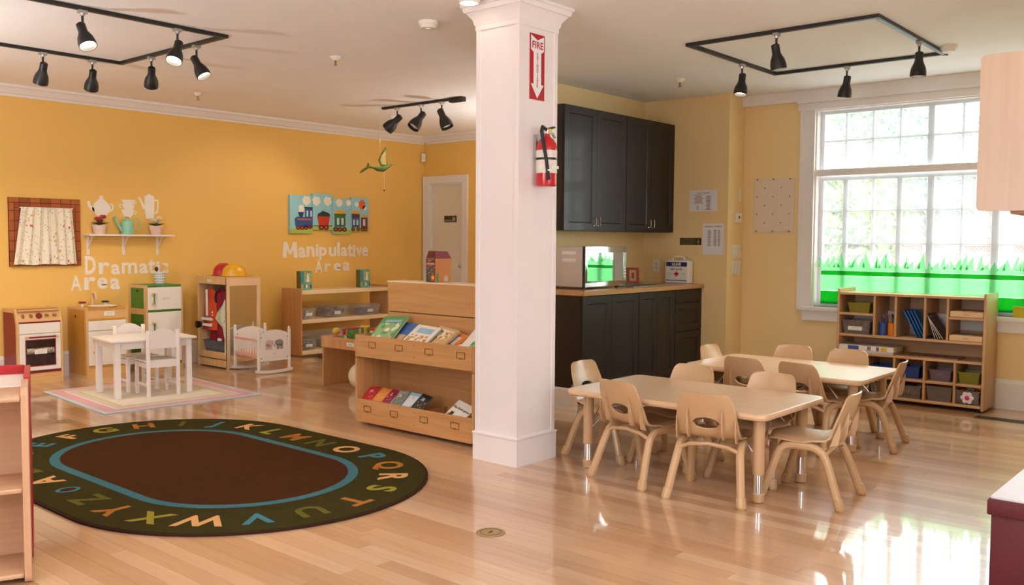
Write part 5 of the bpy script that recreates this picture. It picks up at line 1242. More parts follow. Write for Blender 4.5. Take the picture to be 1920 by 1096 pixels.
for sx in (-1, 1):
    B(sx*cw-.008, sx*cw+.008, -cl+.012, cl-.012, .320, .340).build('side_rail', PNK, t_, smooth=0); B(sx*cw-.008, sx*cw+.008, -cl+.012, cl-.012, .165, .195).build('side_rail', PNK, t_, smooth=0)
    for k in range(8): y = -cl+.05+k*(2*cl-.1)/7; MB().tube([(sx*cw, y, .195), (sx*cw, y, .322)], .005, 6).build('spindle', CRW, t_)
B(-cw+.008, cw-.008, -cl+.008, cl-.008, .150, .165).build('bed_board', PNK, t_, smooth=0)
tag(RB(-.14, .14, -.21, .21, 0, .045, .015, 3).build('doll_blanket', plain('peach_blanket', (224, 176, 150), .9, bump=.3)), 'peach doll blanket folded inside the white cradle', 'blanket').location = (5.185, 7.725, .166)
bpy.data.objects['doll_blanket'].rotation_euler = (0, 0, math.radians(-5))
# ================================================================== manipulatives shelf
t_ = thing('manipulatives_shelf', 'open birch shelf with three boards under the Manipulative Area lettering', 'shelf', (6.735, 8.485, 0))
sw, sd = .655, .180
for sx in (-1, 1):
    a, b_ = (-sw, -sw+.018) if sx < 0 else (sw-.018, sw)
    q = RB(a, b_, -sd, sd, .012, .765, .003, 1).build('side_panel', BIRCH, t_)
    for (y, z) in ((-.11, .68), (.10, .68), (-.11, .40), (.1, .40), (-.11, .08), (.1, .08)): MB().ball((a if sx < 0 else b_, y, z), .004, 6).build('screw_cap', plain('screw_brown', (150, 96, 56)), q)
for z in (.725, .400, .050): 
    q = RB(-sw+.018, sw-.018, -sd+.012, sd, z, z+.016, .003, 1).build('shelf_board', PALEB, t_)
    RB(-sw+.018, sw-.018, -sd+.002, -sd+.014, z-.028, z+.016, .003, 1).build('front_lip', PALEB, q)
B(-sw+.02, sw-.02, -sd+.03, -sd+.04, .012, .05).build('kick_board', BIRCHX, t_, smooth=0)
for sx in (-1, 1):
    for y in (-.12, .12): MB().lathe([(.015, 0), (.015, .012)], (sx*(sw-.05), y, 0), 10).build('glide', BLACKP, t_)
bins = [(6.215, .416, .20, 'clear tub of small pieces on the middle board, left end', ('grey', 'white')), (6.615, .416, .32, 'clear tub heaped with brown pieces on the middle board, centre', ('brown', 'dark', 'grey')), (7.105, .416, .32, 'clear tub of grey pieces on the middle board, right end', ('grey', 'purple')), (6.215, .066, .20, 'clear tub of small pieces on the bottom board, left end', ('grey', 'white')), (6.62, .066, .32, 'clear tub on the bottom board, behind the train table', ('teal', 'grey'))]
for k, (x, z, w_, lb, cs) in enumerate(bins):
    b_ = thing('storage_tub', lb, 'tub', (x, 8.455, z), 0, 'clear tubs on the manipulatives shelf')
    tub(b_, w_, .24, .125, CLEARB, [CT[c_] for c_ in cs], 20+k, fill=.95 if 'heaped' in lb else .7, n=40)
    sticker(b_, .0, -.1165, .055, .085, .034)
def puzzle_box(x, lb):
    t2 = thing('puzzle_box', lb, 'puzzle box', (x, 8.455, .741), math.radians(-3), 'two toy boxes on the manipulatives shelf')
    RB(-.073, .073, -.045, .045, 0, .215, .002, 1).build('carton', plain('teal_carton', (90, 176, 170), .4), t2)
    B(-.0745, -.0728, -.042, .042, .006, .209).build('side_print', print_mat('side_print_green', (84, 96, 46), ((150, 70, 40), (60, 84, 50), (120, 100, 60)), 60), t2, smooth=0)
    B(-.070, -.030, -.0462, -.045, .08, .205).build('print_panel', plain('print_aqua', (60, 150, 170), .4), t2, smooth=0)
    B(-.028, .068, -.0462, -.045, .085, .205).build('print_panel', print_mat('print_mosaic', (110, 180, 130), ((220, 190, 90), (60, 140, 150), (150, 190, 90), (226, 130, 60)), 46), t2, smooth=0)
    MB().prism([(-.005, .09), (.038, .09), (.03, .14), (.026, .175), (.016, .195), (.006, .175), (.006, .14)], -.0472, -.0462).build('print_bird', PAPER, t2, smooth=0)
    for k in range(5): B(-.065+k*.028, -.045+k*.028, -.0462, -.045, .022, .060).build('print_block', CT[('yellow', 'green', 'white', 'orange', 'blue')[k]], t2, smooth=0)
puzzle_box(6.238, 'teal toy box with a white bird print on the shelf, left one'); puzzle_box(7.095, 'teal toy box with a white bird print on the shelf, right one')
mb = MB(); vs_ = []
for i in range(9):
    for j in range(2): vs_.append((-.16+.04*i, -.11+.22*j, .003+.028*max(0, (3-i)/3)**2))
n_ = len(vs_); vs_ += [(x, y, z+.0012) for x, y, z in vs_]
fs = []
for i in range(8):
    q = [i*2, (i+1)*2, (i+1)*2+1, i*2+1]; fs += [q[::-1], [k+n_ for k in q]]
s_ = tag(mb.add(vs_, fs).build('paper_sheet', plain('pale_blue_paper', (206, 226, 228), .7)), 'pale blue sheet of paper curling on the floor by the shelf', 'paper'); s_.location = (6.36, 8.16, 0); s_.rotation_euler = (0, 0, math.radians(8))

# ================================================================== train table with toys
t_ = thing('train_table', 'birch train table with raised tray edge beside the book display', 'table', (5.40, 5.965, 0))
tx, ty = .38, .60
for sy_ in (-1, 1):
    y = sy_*ty; RB(-tx+.012, tx-.012, min(y, y-sy_*.020), max(y, y-sy_*.020), 0, .36, .003, 1).build('end_panel', BIRCH, t_)
B(-tx+.016, tx-.016, -ty+.016, ty-.016, .352, .366).build('tray_floor', PALEB, t_, smooth=0)
for sx in (-1, 1): RB(min(sx*tx, sx*(tx-.016)), max(sx*tx, sx*(tx-.016)), -ty, ty, .350, .450, .003, 1).build('tray_side', BIRCH, t_)
for sy_ in (-1, 1): RB(-tx+.016, tx-.016, min(sy_*ty, sy_*(ty-.016)), max(sy_*ty, sy_*(ty-.016)), .350, .450, .003, 1).build('tray_side', BIRCHX, t_)
st = B(-.001, 0, -.05, .05, -.016, .016).build('label_sticker', LBL, t_, smooth=0); st.location = (-tx-.0002, .19, .400)
MB().box(-.0016, -.001, -.03, .03, -.006, -.003).box(-.0016, -.001, -.03, .03, .003, .006).build('printed_lines', INK, st, smooth=0)
TZ = .366
def toy_engine(x, y, rz, m1, m2, lb):
    e = thing('toy_train', lb, 'toy train', (x, y, TZ), rz); e.scale = (1.6, 1.6, 1.6)
    RB(-.07, .07, -.022, .022, .014, .026, .002, 1).build('chassis', MAPLE, e); RB(-.06, .01, -.018, .018, .026, .062, .008).build('boiler', m1, e); RB(.012, .062, -.022, .022, .026, .090, .004).build('cab', m1, e)
    MB().lathe([(.009, .06), (.009, .085), (.014, .092), (.014, .098)], (-.04, 0, 0), 10).build('chimney', m2, e); RB(.006, .068, -.026, .026, .090, .098, .003).build('cab_roof', m2, e)
    for sx in (-.045, 0, .045):
        for sy_ in (-1, 1): MB().lathe([(.014, 0), (.014, .006)], n=12, mat=Matrix.Rotation(PI/2, 4, 'X')).xf(Matrix.Translation((sx, sy_*.026+.003, .014))).build('wheel', CT['yellow'], e)
toy_engine(5.17, 6.36, .2, CT['green'], CT['red'], 'green toy engine with yellow wheels at the near corner of the train table')
toy_engine(5.36, 6.36, .9, CT['green'], CT['yellow'], 'green and yellow toy engine in the middle of the train table tray')
t_ = thing('toy_figure_tower', 'small red and cream toy tower on the train table', 'toy', (5.32, 6.17, TZ)); t_.scale = (1.6, 1.6, 1.6); RB(-.022, .022, -.022, .022, 0, .085, .003).build('tower', CT['white'], t_); RB(-.028, .028, -.028, .028, .085, .10, .004).build('roof', CT['red'], t_)
t_ = thing('toy_bridge', 'red toy bridge frame on the train table', 'toy bridge', (5.50, 6.02, TZ), math.radians(60)); t_.scale = (1.6, 1.6, 1.6)
for sy_ in (-.03, .03):
    MB().tube([(-.13, sy_, 0), (-.06, sy_, .11), (.06, sy_, .11), (.13, sy_, 0)], .006, 6).tube([(-.06, sy_, .11), (0, sy_, .02), (.06, sy_, .11)], .005, 6).build('truss', CT['red'], t_)
RB(-.13, .13, -.03, .03, .0, .012, .002, 1).build('deck', MAPLE, t_)
t_ = thing('toy_barn', 'dark red toy engine shed with arched door on the train table', 'toy barn', (5.42, 5.70, TZ), math.radians(-80)); t_.scale = (1.6, 1.6, 1.6)
MB().prism([(-.07, 0), (-.07, .09), (0, .135), (.07, .09), (.07, 0)], -.06, .06).build('shed', plain('barn_maroon', (110, 28, 34), .5), t_, smooth=0)
MB().prism([(-.035, 0), (.035, 0), (.035, .055)]+arc(0, .055, .035, .03, 0, 180, 10)+[(-.035, .055)], -.063, -.060).build('door_arch', CT['dark'], t_, smooth=0); MB().prism([(-.082, .088), (0, .142), (.082, .088), (.082, .098), (0, .154), (-.082, .098)], -.066, .066).build('roof', CT['green'], t_, smooth=0)
t_ = thing('toy_track', 'curved wooden toy track piece leaning over the tray edge', 'toy track', (5.10, 6.27, TZ+.016), .0)
MB().tube([(0, -.02, .0), (-.02, .02, .055), (.0, .06, .075), (.05, .10, .06)][::-1], .012, 6).build('track_piece', MAPLE, t_)
t_ = thing('toy_wagon', 'pink and yellow toy wagon at the left corner of the train table', 'toy train', (5.13, 6.49, TZ), .1); t_.scale = (1.6, 1.6, 1.6)
RB(-.04, .04, -.02, .02, .014, .055, .004).build('body', CT['pink'], t_); MB().ball((0, 0, .075), .022, 10).build('load', CT['yellow'], t_)
for sx in (-.025, .025):
    for sy_ in (-1, 1): MB().lathe([(.014, 0), (.014, .006)], n=12, mat=Matrix.Rotation(PI/2, 4, 'X')).xf(Matrix.Translation((sx, sy_*.024+.003, .014))).build('wheel', CT['red'], t_)
t_ = thing('floor_ball', 'cream ball on the floor behind the book display', 'ball', (5.15, 6.165, .115)); MB().ball((0, 0, 0), .115, 24).build('skin', plain('cream_ball', (238, 224, 190), .4), t_)
MB().lathe([(.004, .113), (.004, .1165)], n=8).build('valve', plain('ball_valve', (180, 160, 120)), t_)

# ================================================================== book display
t_ = thing('book_display', 'birch double-row book display with tall back beside the pillar', 'book display', (4.36, 4.432, 0), -PI/2)
dw = .575
for sx in (-1, 1):
    a, b_ = (-dw, -dw+.018) if sx < 0 else (dw-.018, dw)
    MB().prism([(-.232, .030), (-.232, .19), (-.232, .470), (.255, .470), (.255, .030)], a, b_, 'X').build('lower_side', BIRCH, t_, smooth=0)
    e = .004*sx
    MB().prism([(-.232, .478), (-.232, .640), (.075, .640), (.075, 1.000), (.255, 1.000), (.255, .478)], a+e*0, b_+e*0, 'X').build('upper_side', BIRCH, t_, smooth=0)
q = RB(-dw+.018, dw-.018, -.234, -.218, .484, .637, .003, 1).build('upper_front', BIRCHX, t_)
q2 = RB(-dw+.018, dw-.018, -.234, -.218, .024, .186, .003, 1).build('lower_front', BIRCHX, t_)
for fq, z, xs in ((q, .578, (-.393, -.118, .172, .462)), (q2, .123, (-.443, -.166, .125, .412))):
    for x in xs:
        f_ = MB().box(x-.038, x+.038, -.2365, -.234, z+.017, z+.021).box(x-.038, x+.038, -.2365, -.234, z-.021, z-.017).box(x-.038, x-.034, -.2365, -.234, z-.017, z+.017).box(x+.034, x+.038, -.2365, -.234, z-.017, z+.017)
        f_.prism(arc(x, z-.019, .010, .008, 180, 360, 6), -.2362, -.234).build('label_holder', BRASS, fq, smooth=0)
    MB().ball((.03, -.235, z+.03), .0035, 6).ball((.03, -.235, z-.05), .0035, 6).build('screw', BRASS, fq)
B(-dw+.018, dw-.018, -.218, .080, .486, .498).build('upper_bin_floor', BIRCHX, t_, smooth=0); B(-dw+.018, dw-.018, -.218, .080, .030, .044).build('lower_bin_floor', BIRCHX, t_, smooth=0)
B(-dw+.018, dw-.018, .080, .092, .044, .486).build('inner_back', BIRCHX, t_, smooth=0)
RB(-dw+.018, dw-.018, .066, .084, .498, .785, .003, 1).build('back_board', BIRCHX, t_); RB(-dw+.018, dw-.018, .062, .084, .790, 1.000, .004, 1).build('back_board', BIRCHX, t_); B(-dw+.018, dw-.018, .240, .255, .03, 1.000).build('rear_board', BIRCHX, t_, smooth=0)
RB(-dw, dw, .062, .257, 1.000, 1.010, .003, 1).build('top_board', PALEB, t_)
B(.02, .034, -.218, .08, .044, .16).build('bin_divider', BIRCH, t_, smooth=0); B(.02, .034, -.218, .066, .498, .60).build('bin_divider', BIRCH, t_, smooth=0)
for sx in (-1, 1):
    for y in (-.17, .20):
        k_ = MB().lathe([(.018, 0), (.018, .016)], n=12, mat=Matrix.Rotation(PI/2, 4, 'X')).xf(Matrix.Translation((sx*(dw-.08), y+.008, .018))).build('castor', BLACKP, t_); B(sx*(dw-.08)-.014, sx*(dw-.08)+.014, y-.014, y+.014, .024, .031).build('castor_plate', STEEL, k_, smooth=0)
def book(name, lb, y, xb, zb, w_, h_, tilt, th, cover, extras=None, twist=0, grp='picture books in the book display', cat='book'):
    """book leaning back: foot at (xb, y, zb), cover turned to -X, leaning by tilt degrees from upright"""
    b_ = thing(name, lb, cat, (xb, y, zb), -PI/2, grp)
    R = Matrix.Rotation(math.radians(-tilt), 4, 'X') @ Matrix.Rotation(math.radians(twist), 4, 'Y')
    MB().box(-w_/2, w_/2, 0, .0018, 0, h_).box(-w_/2, w_/2, th-.0018, th, 0, h_).box(-w_/2-.001, -w_/2+.0012, 0, th, 0, h_).xf(R).build('cover', cover, b_, smooth=0)
    MB().box(-w_/2+.0015, w_/2-.004, .0018, th-.0018, .003, h_-.003).xf(R).build('pages', plain('book_pages', (236, 228, 212), .8), b_, smooth=0)
    for nm, m_, x0, x1, z0, z1 in (extras or ()):
        MB().box(x0*w_, x1*w_, -.0006, 0, z0*h_, z1*h_).xf(R).build(nm, m_, b_, smooth=0)
    b_['_tw'] = 0; del b_['_tw']
    return b_, R
BC = {n: plain('cover_'+n, c_, .35, var=.15, scale=20) for n, c_ in dict(green=(88, 150, 96), sage=(150, 186, 120), white=(236, 230, 220), red=(198, 34, 44), orange=(222, 130, 50), magenta=(160, 24, 70), grey=(150, 150, 148), black=(34, 34, 36), blue=(70, 110, 170), tan=(210, 170, 120), sky=(150, 190, 210)).items()}
GP = print_mat('meadow_print', (140, 180, 120), ((222, 226, 200), (190, 200, 110), (230, 150, 150), (90, 150, 90)), 22)
FLW = print_mat('leaf_fire_print', (236, 226, 214), ((214, 120, 50), (120, 160, 70), (222, 180, 80)), 40)
book('picture_book', 'large green picture book lying across the upper bin, left end', 4.800, 4.165, .612, .235, .250, 52, .014, BC['green'], [('cover_art', GP, -.42, .42, .06, .70), ('cover_band', BC['sky'], -.30, .36, .74, .84)], -6)
book('picture_book', 'picture book with a blue spine under the large green one', 4.700, 4.175, .585, .215, .235, 54, .016, BC['blue'], [('cover_art', BC['tan'], -.3, .3, .1, .5)], 5)
book('picture_book', 'white picture book with orange leaves on its cover in the upper bin', 4.470, 4.165, .605, .235, .200, 55, .012, BC['white'], [('cover_art', FLW, -.45, .45, .04, .5), ('cover_band', BC['sky'], -.30, .34, .60, .86)], 4)
book('picture_book', 'tan picture book fanned out behind the white one', 4.335, 4.175, .585, .215, .230, 55, .016, BC['tan'], [('cover_art', FLW, -.35, .35, .5, .9)], 10)
book('picture_book', 'orange edged picture book at the end of the fanned stack', 4.27, 4.190, .560, .200, .235, 56, .014, BC['orange'], [('cover_art', BC['white'], -.3, .3, .5, .85)], 14)
book('picture_book', 'white picture book with a pale drawing, next to the pillar in the upper bin', 3.955, 4.165, .60, .175, .190, 48, .010, BC['white'], [('cover_art', GP, -.1, .4, .15, .6)], 8)
book('picture_book', 'low cream booklet lying in the upper bin near the pillar', 4.10, 4.185, .575, .15, .12, 66, .008, BC['white'], [('cover_art', BC['red'], -.3, .0, .3, .5)], 0)
low = [(4.925, 'red', 'red early reader with a white number at the left end of the lower bin', '28'), (4.825, 'orange', 'orange early reader second in the lower bin', None), (4.735, 'magenta', 'magenta early reader with a number in the lower bin', '2'), (4.635, 'grey', 'dark printed early reader in the middle of the lower bin', '28'), (4.520, 'sky', 'pale blue early reader in the lower bin', None), (4.425, 'black', 'black early reader with a white number in the lower bin', '28')]
for k, (y, c_, lb, num) in enumerate(low):
    ex = [('cover_art', print_mat('reader_art_%d' % k, {'red': (206, 40, 50), 'orange': (226, 150, 70), 'magenta': (150, 30, 70), 'grey': (120, 130, 110), 'sky': (220, 226, 226), 'black': (50, 50, 50)}[c_], ((230, 220, 200), (190, 90, 60), (90, 110, 90), (222, 170, 90)), 60, thr=.25), -.4, .4, .1, .8)]
    b_, R = book('early_reader', lb, y, 4.158, .172, .105 if k not in (2,) else .08, .135, 50, .010, BC[c_], ex, (-8, 4, 6, -3, 2, 9)[k], 'early readers in the lower bin')
    if num:
        o_ = text(num, .035, PAPER, b_, (0, 0, 0), 'printed_number', ext=.0004); o_.data.transform(R @ Matrix.Translation((-.01, -.0012, .09)))
b_, R = book('picture_book', 'white picture book lettered Miss Bindergarten in the lower bin near the pillar', 4.075, 4.160, .155, .185, .140, 50, .009, BC['white'], [('cover_art', BC['black'], -.36, -.18, .08, .34), ('cover_art', BC['orange'], -.46, -.36, .05, .2)], 14)
o_ = text('Miss Bindergarten', .024, DINK, b_, (0, 0, 0), 'printed_title', ext=.0004); o_.data.transform(R @ Matrix.Translation((.0, -.0012, .085)))
# boxed toy house on the display
t_ = thing('toy_house_box', 'dark and orange house-shaped toy box with red roof on top of the book display', 'toy box', (4.535, 4.600, 1.010), 0)
RB(-.055, .105, -.040, .055, 0, .168, .002, 1).build('carton', plain('orange_carton', (214, 130, 46), .45), t_)
MB().add([(-.055, -.040, .168), (.105, -.040, .168), (.105, .055, .168), (-.055, .055, .168), (-.045, -.025, .222), (.080, -.025, .218), (.080, .040, .218), (-.045, .040, .222)], [(0, 1, 5, 4), (1, 2, 6, 5), (2, 3, 7, 6), (3, 0, 4, 7), (4, 5, 6, 7)]).build('roof', plain('crimson_roof_print', (138, 22, 44), .45), t_, smooth=0)
B(-.0565, -.055, -.038, .053, .002, .166).build('front_print', print_mat('toy_shop_print', (66, 66, 66), ((200, 90, 50), (220, 190, 90), (70, 110, 150), (180, 150, 120)), 75, thr=.33), t_, smooth=0)
B(-.0575, -.0565, -.034, .048, .120, .140).build('name_panel', plain('name_panel_red', (206, 70, 44)), t_, smooth=0); text('TOY HOUSE', .013, PAPER, t_, (-.0578, .007, .130), ext=.0003, rot=(0, 0, -PI/2))
MB().lathe([(.024, 0), (.024, .002)], n=18, mat=Matrix.Rotation(-PI/2, 4, 'Y')).xf(Matrix.Translation((-.0565, -.018, .034))).build('round_print', CT['red'], t_); MB().lathe([(.014, 0), (.014, .0026)], n=14, mat=Matrix.Rotation(-PI/2, 4, 'Y')).xf(Matrix.Translation((-.0565, -.018, .034))).build('round_print', CT['yellow'], t_)
MB().prism([(-.040, .176), (.040, .176), (.028, .214), (-.012, .214)], -.0560, -.0500, 'X').build('gable_print', plain('gable_brown', (96, 44, 22)), t_, smooth=0)
MB().prism([(.03, .006), (.07, .006), (.07, .03)]+arc(.05, .03, .02, .018, 0, 180, 8)+[(.03, .03)], -.0414, -.040).build('door_print', plain('door_cream', (214, 190, 170)), t_, smooth=0); B(.047, .053, -.0412, -.040, .05, .10).build('lamp_print', plain('lamp_pink', (224, 150, 110)), t_, smooth=0)
for z in (.015, .035, .052): MB().ball((-.035, -.040, z), .012, 8, sq=(1, .12, 1)).build('bush_print', CT['green'], t_)

# ================================================================== alphabet rug
t_ = thing('alphabet_rug', 'oval brown and olive rug with blue ring and alphabet letters', 'rug', (2.77, 4.75, 0))
def stadium(R, L_, n=30):
    pts = []
    for k in range(n+1): a = -PI*k/n; pts.append((R*math.cos(a), -L_+R*math.sin(a)))
    for k in range(n+1): a = PI-PI*k/n; pts.append((R*math.cos(a), L_+R*math.sin(a)))
    return pts[::-1]
def pile(name, c_, var=.25): return plain(name, c_, .98, var=var, scale=14, bump=.7, bscale=350, spec=.1)
MB().prism(stadium(.965, .5), .0005, .010, 'Z').build('bound_edge', pile('rug_binding', (58, 36, 28)), t_, smooth=40)
MB().prism(stadium(.950, .5), .002, .0125, 'Z').build('olive_border', pile('rug_olive', (56, 50, 18)), t_, smooth=40)
MB().prism(stadium(.615, .445), .004, .0135, 'Z').build('blue_ring', pile('rug_blue', (66, 110, 118), .15), t_, smooth=40)
MB().prism(stadium(.560, .445), .004, .0145, 'Z').build('brown_field', pile('rug_brown', (68, 37, 13)), t_, smooth=40)
LC = {n: pile('rug_letter_'+n, c_, .1) for n, c_ in dict(tan=(214, 160, 102), blue=(70, 122, 134), olive=(150, 138, 50), rust=(170, 108, 44), dim=(98, 92, 34))
      .items()}
seq = ['tan', 'dim', 'rust', 'dim', 'blue', 'tan', 'olive', 'rust', 'dim', 'blue', 'tan', 'olive', 'rust', 'dim', 'tan', 'blue', 'rust', 'tan', 'olive', 'rust', 'dim', 'blue', 'tan', 'olive', 'rust', 'dim']
RL, LL = .765, .5; per = 2*PI*.8+4*LL
for i in range(27):
    s_ = ((i-13)+.40) % 27/27*per
    R8 = .8
    if s_ < LL: px, py, ax = RL, -s_, 0
    elif s_ < LL+PI*R8: a = (s_-LL)/R8; px, py, ax = RL*math.cos(a), -LL-RL*math.sin(a), -a
    elif s_ < 3*LL+PI*R8: px, py, ax = -RL, -LL+(s_-LL-PI*R8), PI
    elif s_ < 3*LL+2*PI*R8: a = (s_-3*LL-PI*R8)/R8; px, py, ax = -RL*math.cos(a), LL+RL*math.sin(a), PI-a
    else: px, py, ax = RL, LL-(s_-3*LL-2*PI*R8), 0
    if i < 26:
        me = text_mesh(chr(65+i), .215, .0008, .006).copy(); me.transform(Matrix.Rotation(-PI/2, 4, 'X')); me.materials.append(LC[seq[i]])
        o_ = link('letter', me, t_); o_.location = (px, py, .0130); o_.rotation_euler = (0, 0, ax-PI/2)
    else:
        o_ = MB().prism(arc(0, 0, .060, .050, 0, 360, 20)[:-1], .012, .0133, 'Z').build('ring_mark', LC['blue'], t_, smooth=0); o_.location = (px, py, 0); MB().prism(arc(0, 0, .040, .032, 0, 360, 20)[:-1], .012, .0137, 'Z').build('ring_centre', pile('rug_brown', (70, 42, 20)), o_, smooth=0)

# ================================================================== cubby shelf under the window
KX, KY = 7.795, 2.332
t_ = thing('cubby_shelf', 'birch cubby shelf with many compartments under the window', 'shelf', (KX, KY, 0), -PI/2)
kw, kd = .575, .185
for sx in (-1, 1): RB(min(sx*kw, sx*(kw-.020)), max(sx*kw, sx*(kw-.020)), -kd, kd, .018, .926, .006, 2).build('side_panel', CUBB, t_)
def kb(x0, x1, z, nm='shelf_board'): RB(x0, x1, -kd+.004, kd-.012, z-.010, z+.010, .003, 1).build(nm, CUBBX, t_)
kb(-kw+.02, kw-.02, .885, 'top_board'); kb(-kw+.02, kw-.02, .538); kb(-kw+.02, kw-.02, .385); kb(-kw+.02, kw-.02, .044, 'bottom_board')
B(-kw+.02, kw-.02, kd-.012, kd, .03, .895).build('back_panel', CUBBX, t_, smooth=0)
for x in (-.269, -.099, .127, .297): RB(x-.009, x+.009, -kd+.006, kd-.012, .548, .875, .003, 1).build('divider', CUBB, t_)
for x in (-.333, -.099, .134, .361): RB(x-.009, x+.009, -kd+.006, kd-.012, .054, .375, .003, 1).build('divider', CUBB, t_)
kb(-kw+.02, -.278, .715, 'small_shelf'); kb(.306, kw-.02, .725, 'small_shelf')
for a, b_ in ((-kw+.02, -.342), (-.324, -.108), (-.090, .125), (.143, .352), (.370, kw-.02)): kb(a, b_, .205, 'small_shelf')
for sx in (-1, 1):
    for y in (-.14, .14): MB().lathe([(.018, 0), (.018, .018)], (sx*(kw-.05), y, 0), 10).build('glide', BLACKP, t_)
def CU(lx, ly, z): return (KX+ly, KY-lx, z)
def ctub(lx, ly, z, w_, d_, h_, mat, cont, lb, grp='tubs in the cubby shelf', label=False, seed=3, fill=.7, n=22):
    b_ = thing('storage_tub', lb, 'tub', CU(lx, ly, z), -PI/2, grp); tub(b_, w_, d_, h_, mat, cont, seed, fill, n)
    if label: sticker(b_, -.01, -d_/2*.94, h_*.4, w_*.5, h_*.28)
    return b_
YT = clear('yellow_tub_plastic', (214, 206, 90), .72, .2); BT = clear('blue_tub_plastic', (70, 110, 200), .6, .2); PT = clear('lilac_tub_plastic', (206, 190, 206), .8, .2); LG = clear('lime_tub_plastic', (206, 206, 90), .7, .2); SM = clear('smoky_tub_plastic', (226, 216, 212), .86, .12)
ctub(-.405, -.05, .725, .185, .20, .085, YT, [CT['orange'], CT['brown']], 'yellow tub of orange pieces in the top left cubby')
ctub(-.42, -.06, .548, .235, .21, .115, SM, [CT['red'], CT['blue'], CT['purple']], 'clear labelled tub in the upper left cubby, under the yellow tub', label=True, fill=.9)
for lx, m_, lb, pc, nm in ((-.222, CT['blue'], 'blue cup of pencils in the second upper cubby', ('blue', 'red', 'blue', 'purple'), 'pencil'), (-.150, plain('orange_cup_plastic', (232, 126, 26), .4), 'orange cup of scissors in the second upper cubby', ('green', 'pink', 'dark'), 'scissors')):
    k_ = thing('desk_cup', lb, 'cup', CU(lx, -.09, .548), 0, 'two desk cups in one cubby')
    MB().lathe([(.028, 0), (.033, .004), (.034, .105), (.031, .105), (.028, .008), (.001, .008)], n=18).build('cup_wall', m_, k_); MB().lathe([(.0345, .098), (.0355, .1), (.0345, .103)], n=18).build('rim', m_, k_)
    for q, c_ in enumerate(pc):
        a = q*1.7; p0 = Vector((.012*math.cos(a), .012*math.sin(a), .56)); p1 = Vector((.026*math.cos(a), .026*math.sin(a), .69+.008*q))
        u_ = thing(nm, ('%s %s standing in the %s cup' % (('first blue', 'red', 'second blue', 'purple')[q] if nm == 'pencil' else ('green-handled', 'pink-handled', 'dark-handled')[q], nm, 'blue' if nm == 'pencil' else 'orange')), nm, CU(lx, -.09, 0), 0, nm+' in a desk cup')
        MB().tube([p0, p1], .004, 6).build('shaft', CT[c_], u_)
        if nm == 'scissors': MB().tube([p1+Vector((.014*math.cos(b_), 0, .012+.012*math.sin(b_))) for b_ in [k*PI/4 for k in range(8)]], .003, 5, closed=True).build('loop', CT[c_], u_)
        else: MB().tube([p1, p1+(p1-p0).normalized()*.012], [.004, .001], 6).build('tip', MAPLE, u_)
CLB = plain('blue_clipboard_plastic', (30, 92, 160), .3)
for k in range(4):
    b_ = thing('blue_tray', 'blue plastic tray leaning in the wide cubby, %s from the left' % ('first', 'second', 'third', 'fourth')[k], 'tray', CU(-.072+.020+k*.026+.115, -.02, .549), -PI/2, 'blue trays leaning in a cubby')
    R = Matrix.Rotation(math.radians(-27), 4, 'Y'); RB(-.006, .006, -.12, .11, .004, .245, .005, 2).xf(R).build('tray_board', CLB, b_); RB(-.011, -.006, -.10, .09, .03, .225, .002, 1).xf(R).build('tray_well', plain('blue_clipboard_dark', (22, 66, 128), .3), b_)
FOL = [plain('folder_%d' % k, c_, .5) for k, c_ in enumerate(((96, 60, 56), (126, 110, 104), (82, 54, 60), (110, 76, 70)))]
for k in range(4):
    b_ = thing('folder', '%s folder leaning in the narrow upper cubby' % ('maroon outer', 'greyish second', 'plum third', 'brown innermost')[k], 'folder', CU(.268-.004-k*.020, -.03, .549), -PI/2, 'folders leaning in a cubby')
    R = Matrix.Rotation(math.radians(-34+k*5), 4, 'Y')
    q = RB(-.003, .003, -.12, .10, .003, .215, .002, 1).xf(R).build('cover', FOL[k], b_); MB().box(-.0012, .0012, -.122, -.119, .005, .213).xf(R).build('pages', PAPER, q, smooth=0)
for z, lb in ((.736, 'wooden puzzle tray on the small shelf of the upper right cubby'), (.549, 'wooden puzzle tray at the bottom of the upper right cubby')):
    b_ = thing('puzzle_tray', lb, 'puzzle tray', CU(.432, -.05, z), -PI/2, 'wooden puzzle trays')
    RB(-.12, .12, -.125, .10, 0, .045, .004, 1).build('tray', wood('puzzle_tray_wood', (222, 184, 134), (234, 200, 152), 'X'), b_); B(-.09, .09, -.1, .08, .045, .049).build('puzzle_face', print_mat('puzzle_print', (190, 150, 110), ((150, 100, 70), (210, 170, 120), (120, 90, 70)), 40), b_, smooth=0)
    text('PUZZLE', .012, INK, b_, (0, -.1255, .022), ext=.0003)
b_ = thing('game_box', 'white board game box with blue and yellow print on the middle cubby board', 'game box', CU(-.335, -.045, .395), -PI/2)
RB(-.225, .225, -.125, .105, 0, .030, .002, 1).build('tray', plain('game_tray_grey', (206, 202, 200)), b_); RB(-.228, .228, -.128, .108, .020, .060, .002, 1).build('lid', WLAM, b_)
for x, m_, w_ in ((-.10, CT['blue'], .045), (.03, CT['grey'], .015), (.10, CT['purple'], .012), (.15, CT['yellow'], .025)): B(x-w_, x+w_, -.1292, -.128, .024, .056).build('printed_patch', m_, b_, smooth=0)
b_ = thing('puzzle_board', 'flat printed jigsaw board lying on the middle cubby board', 'puzzle', CU(.18, -.04, .395), -PI/2)
RB(-.20, .20, -.12, .11, 0, .007, .002, 1).build('board', plain('jigsaw_edge', (150, 112, 84)), b_); B(-.19, .19, -.112, .10, .007, .009).build('print', print_mat('jigsaw_print', (120, 90, 72), ((170, 140, 120), (90, 70, 66), (140, 110, 84), (190, 160, 130)), 55), b_, smooth=0)
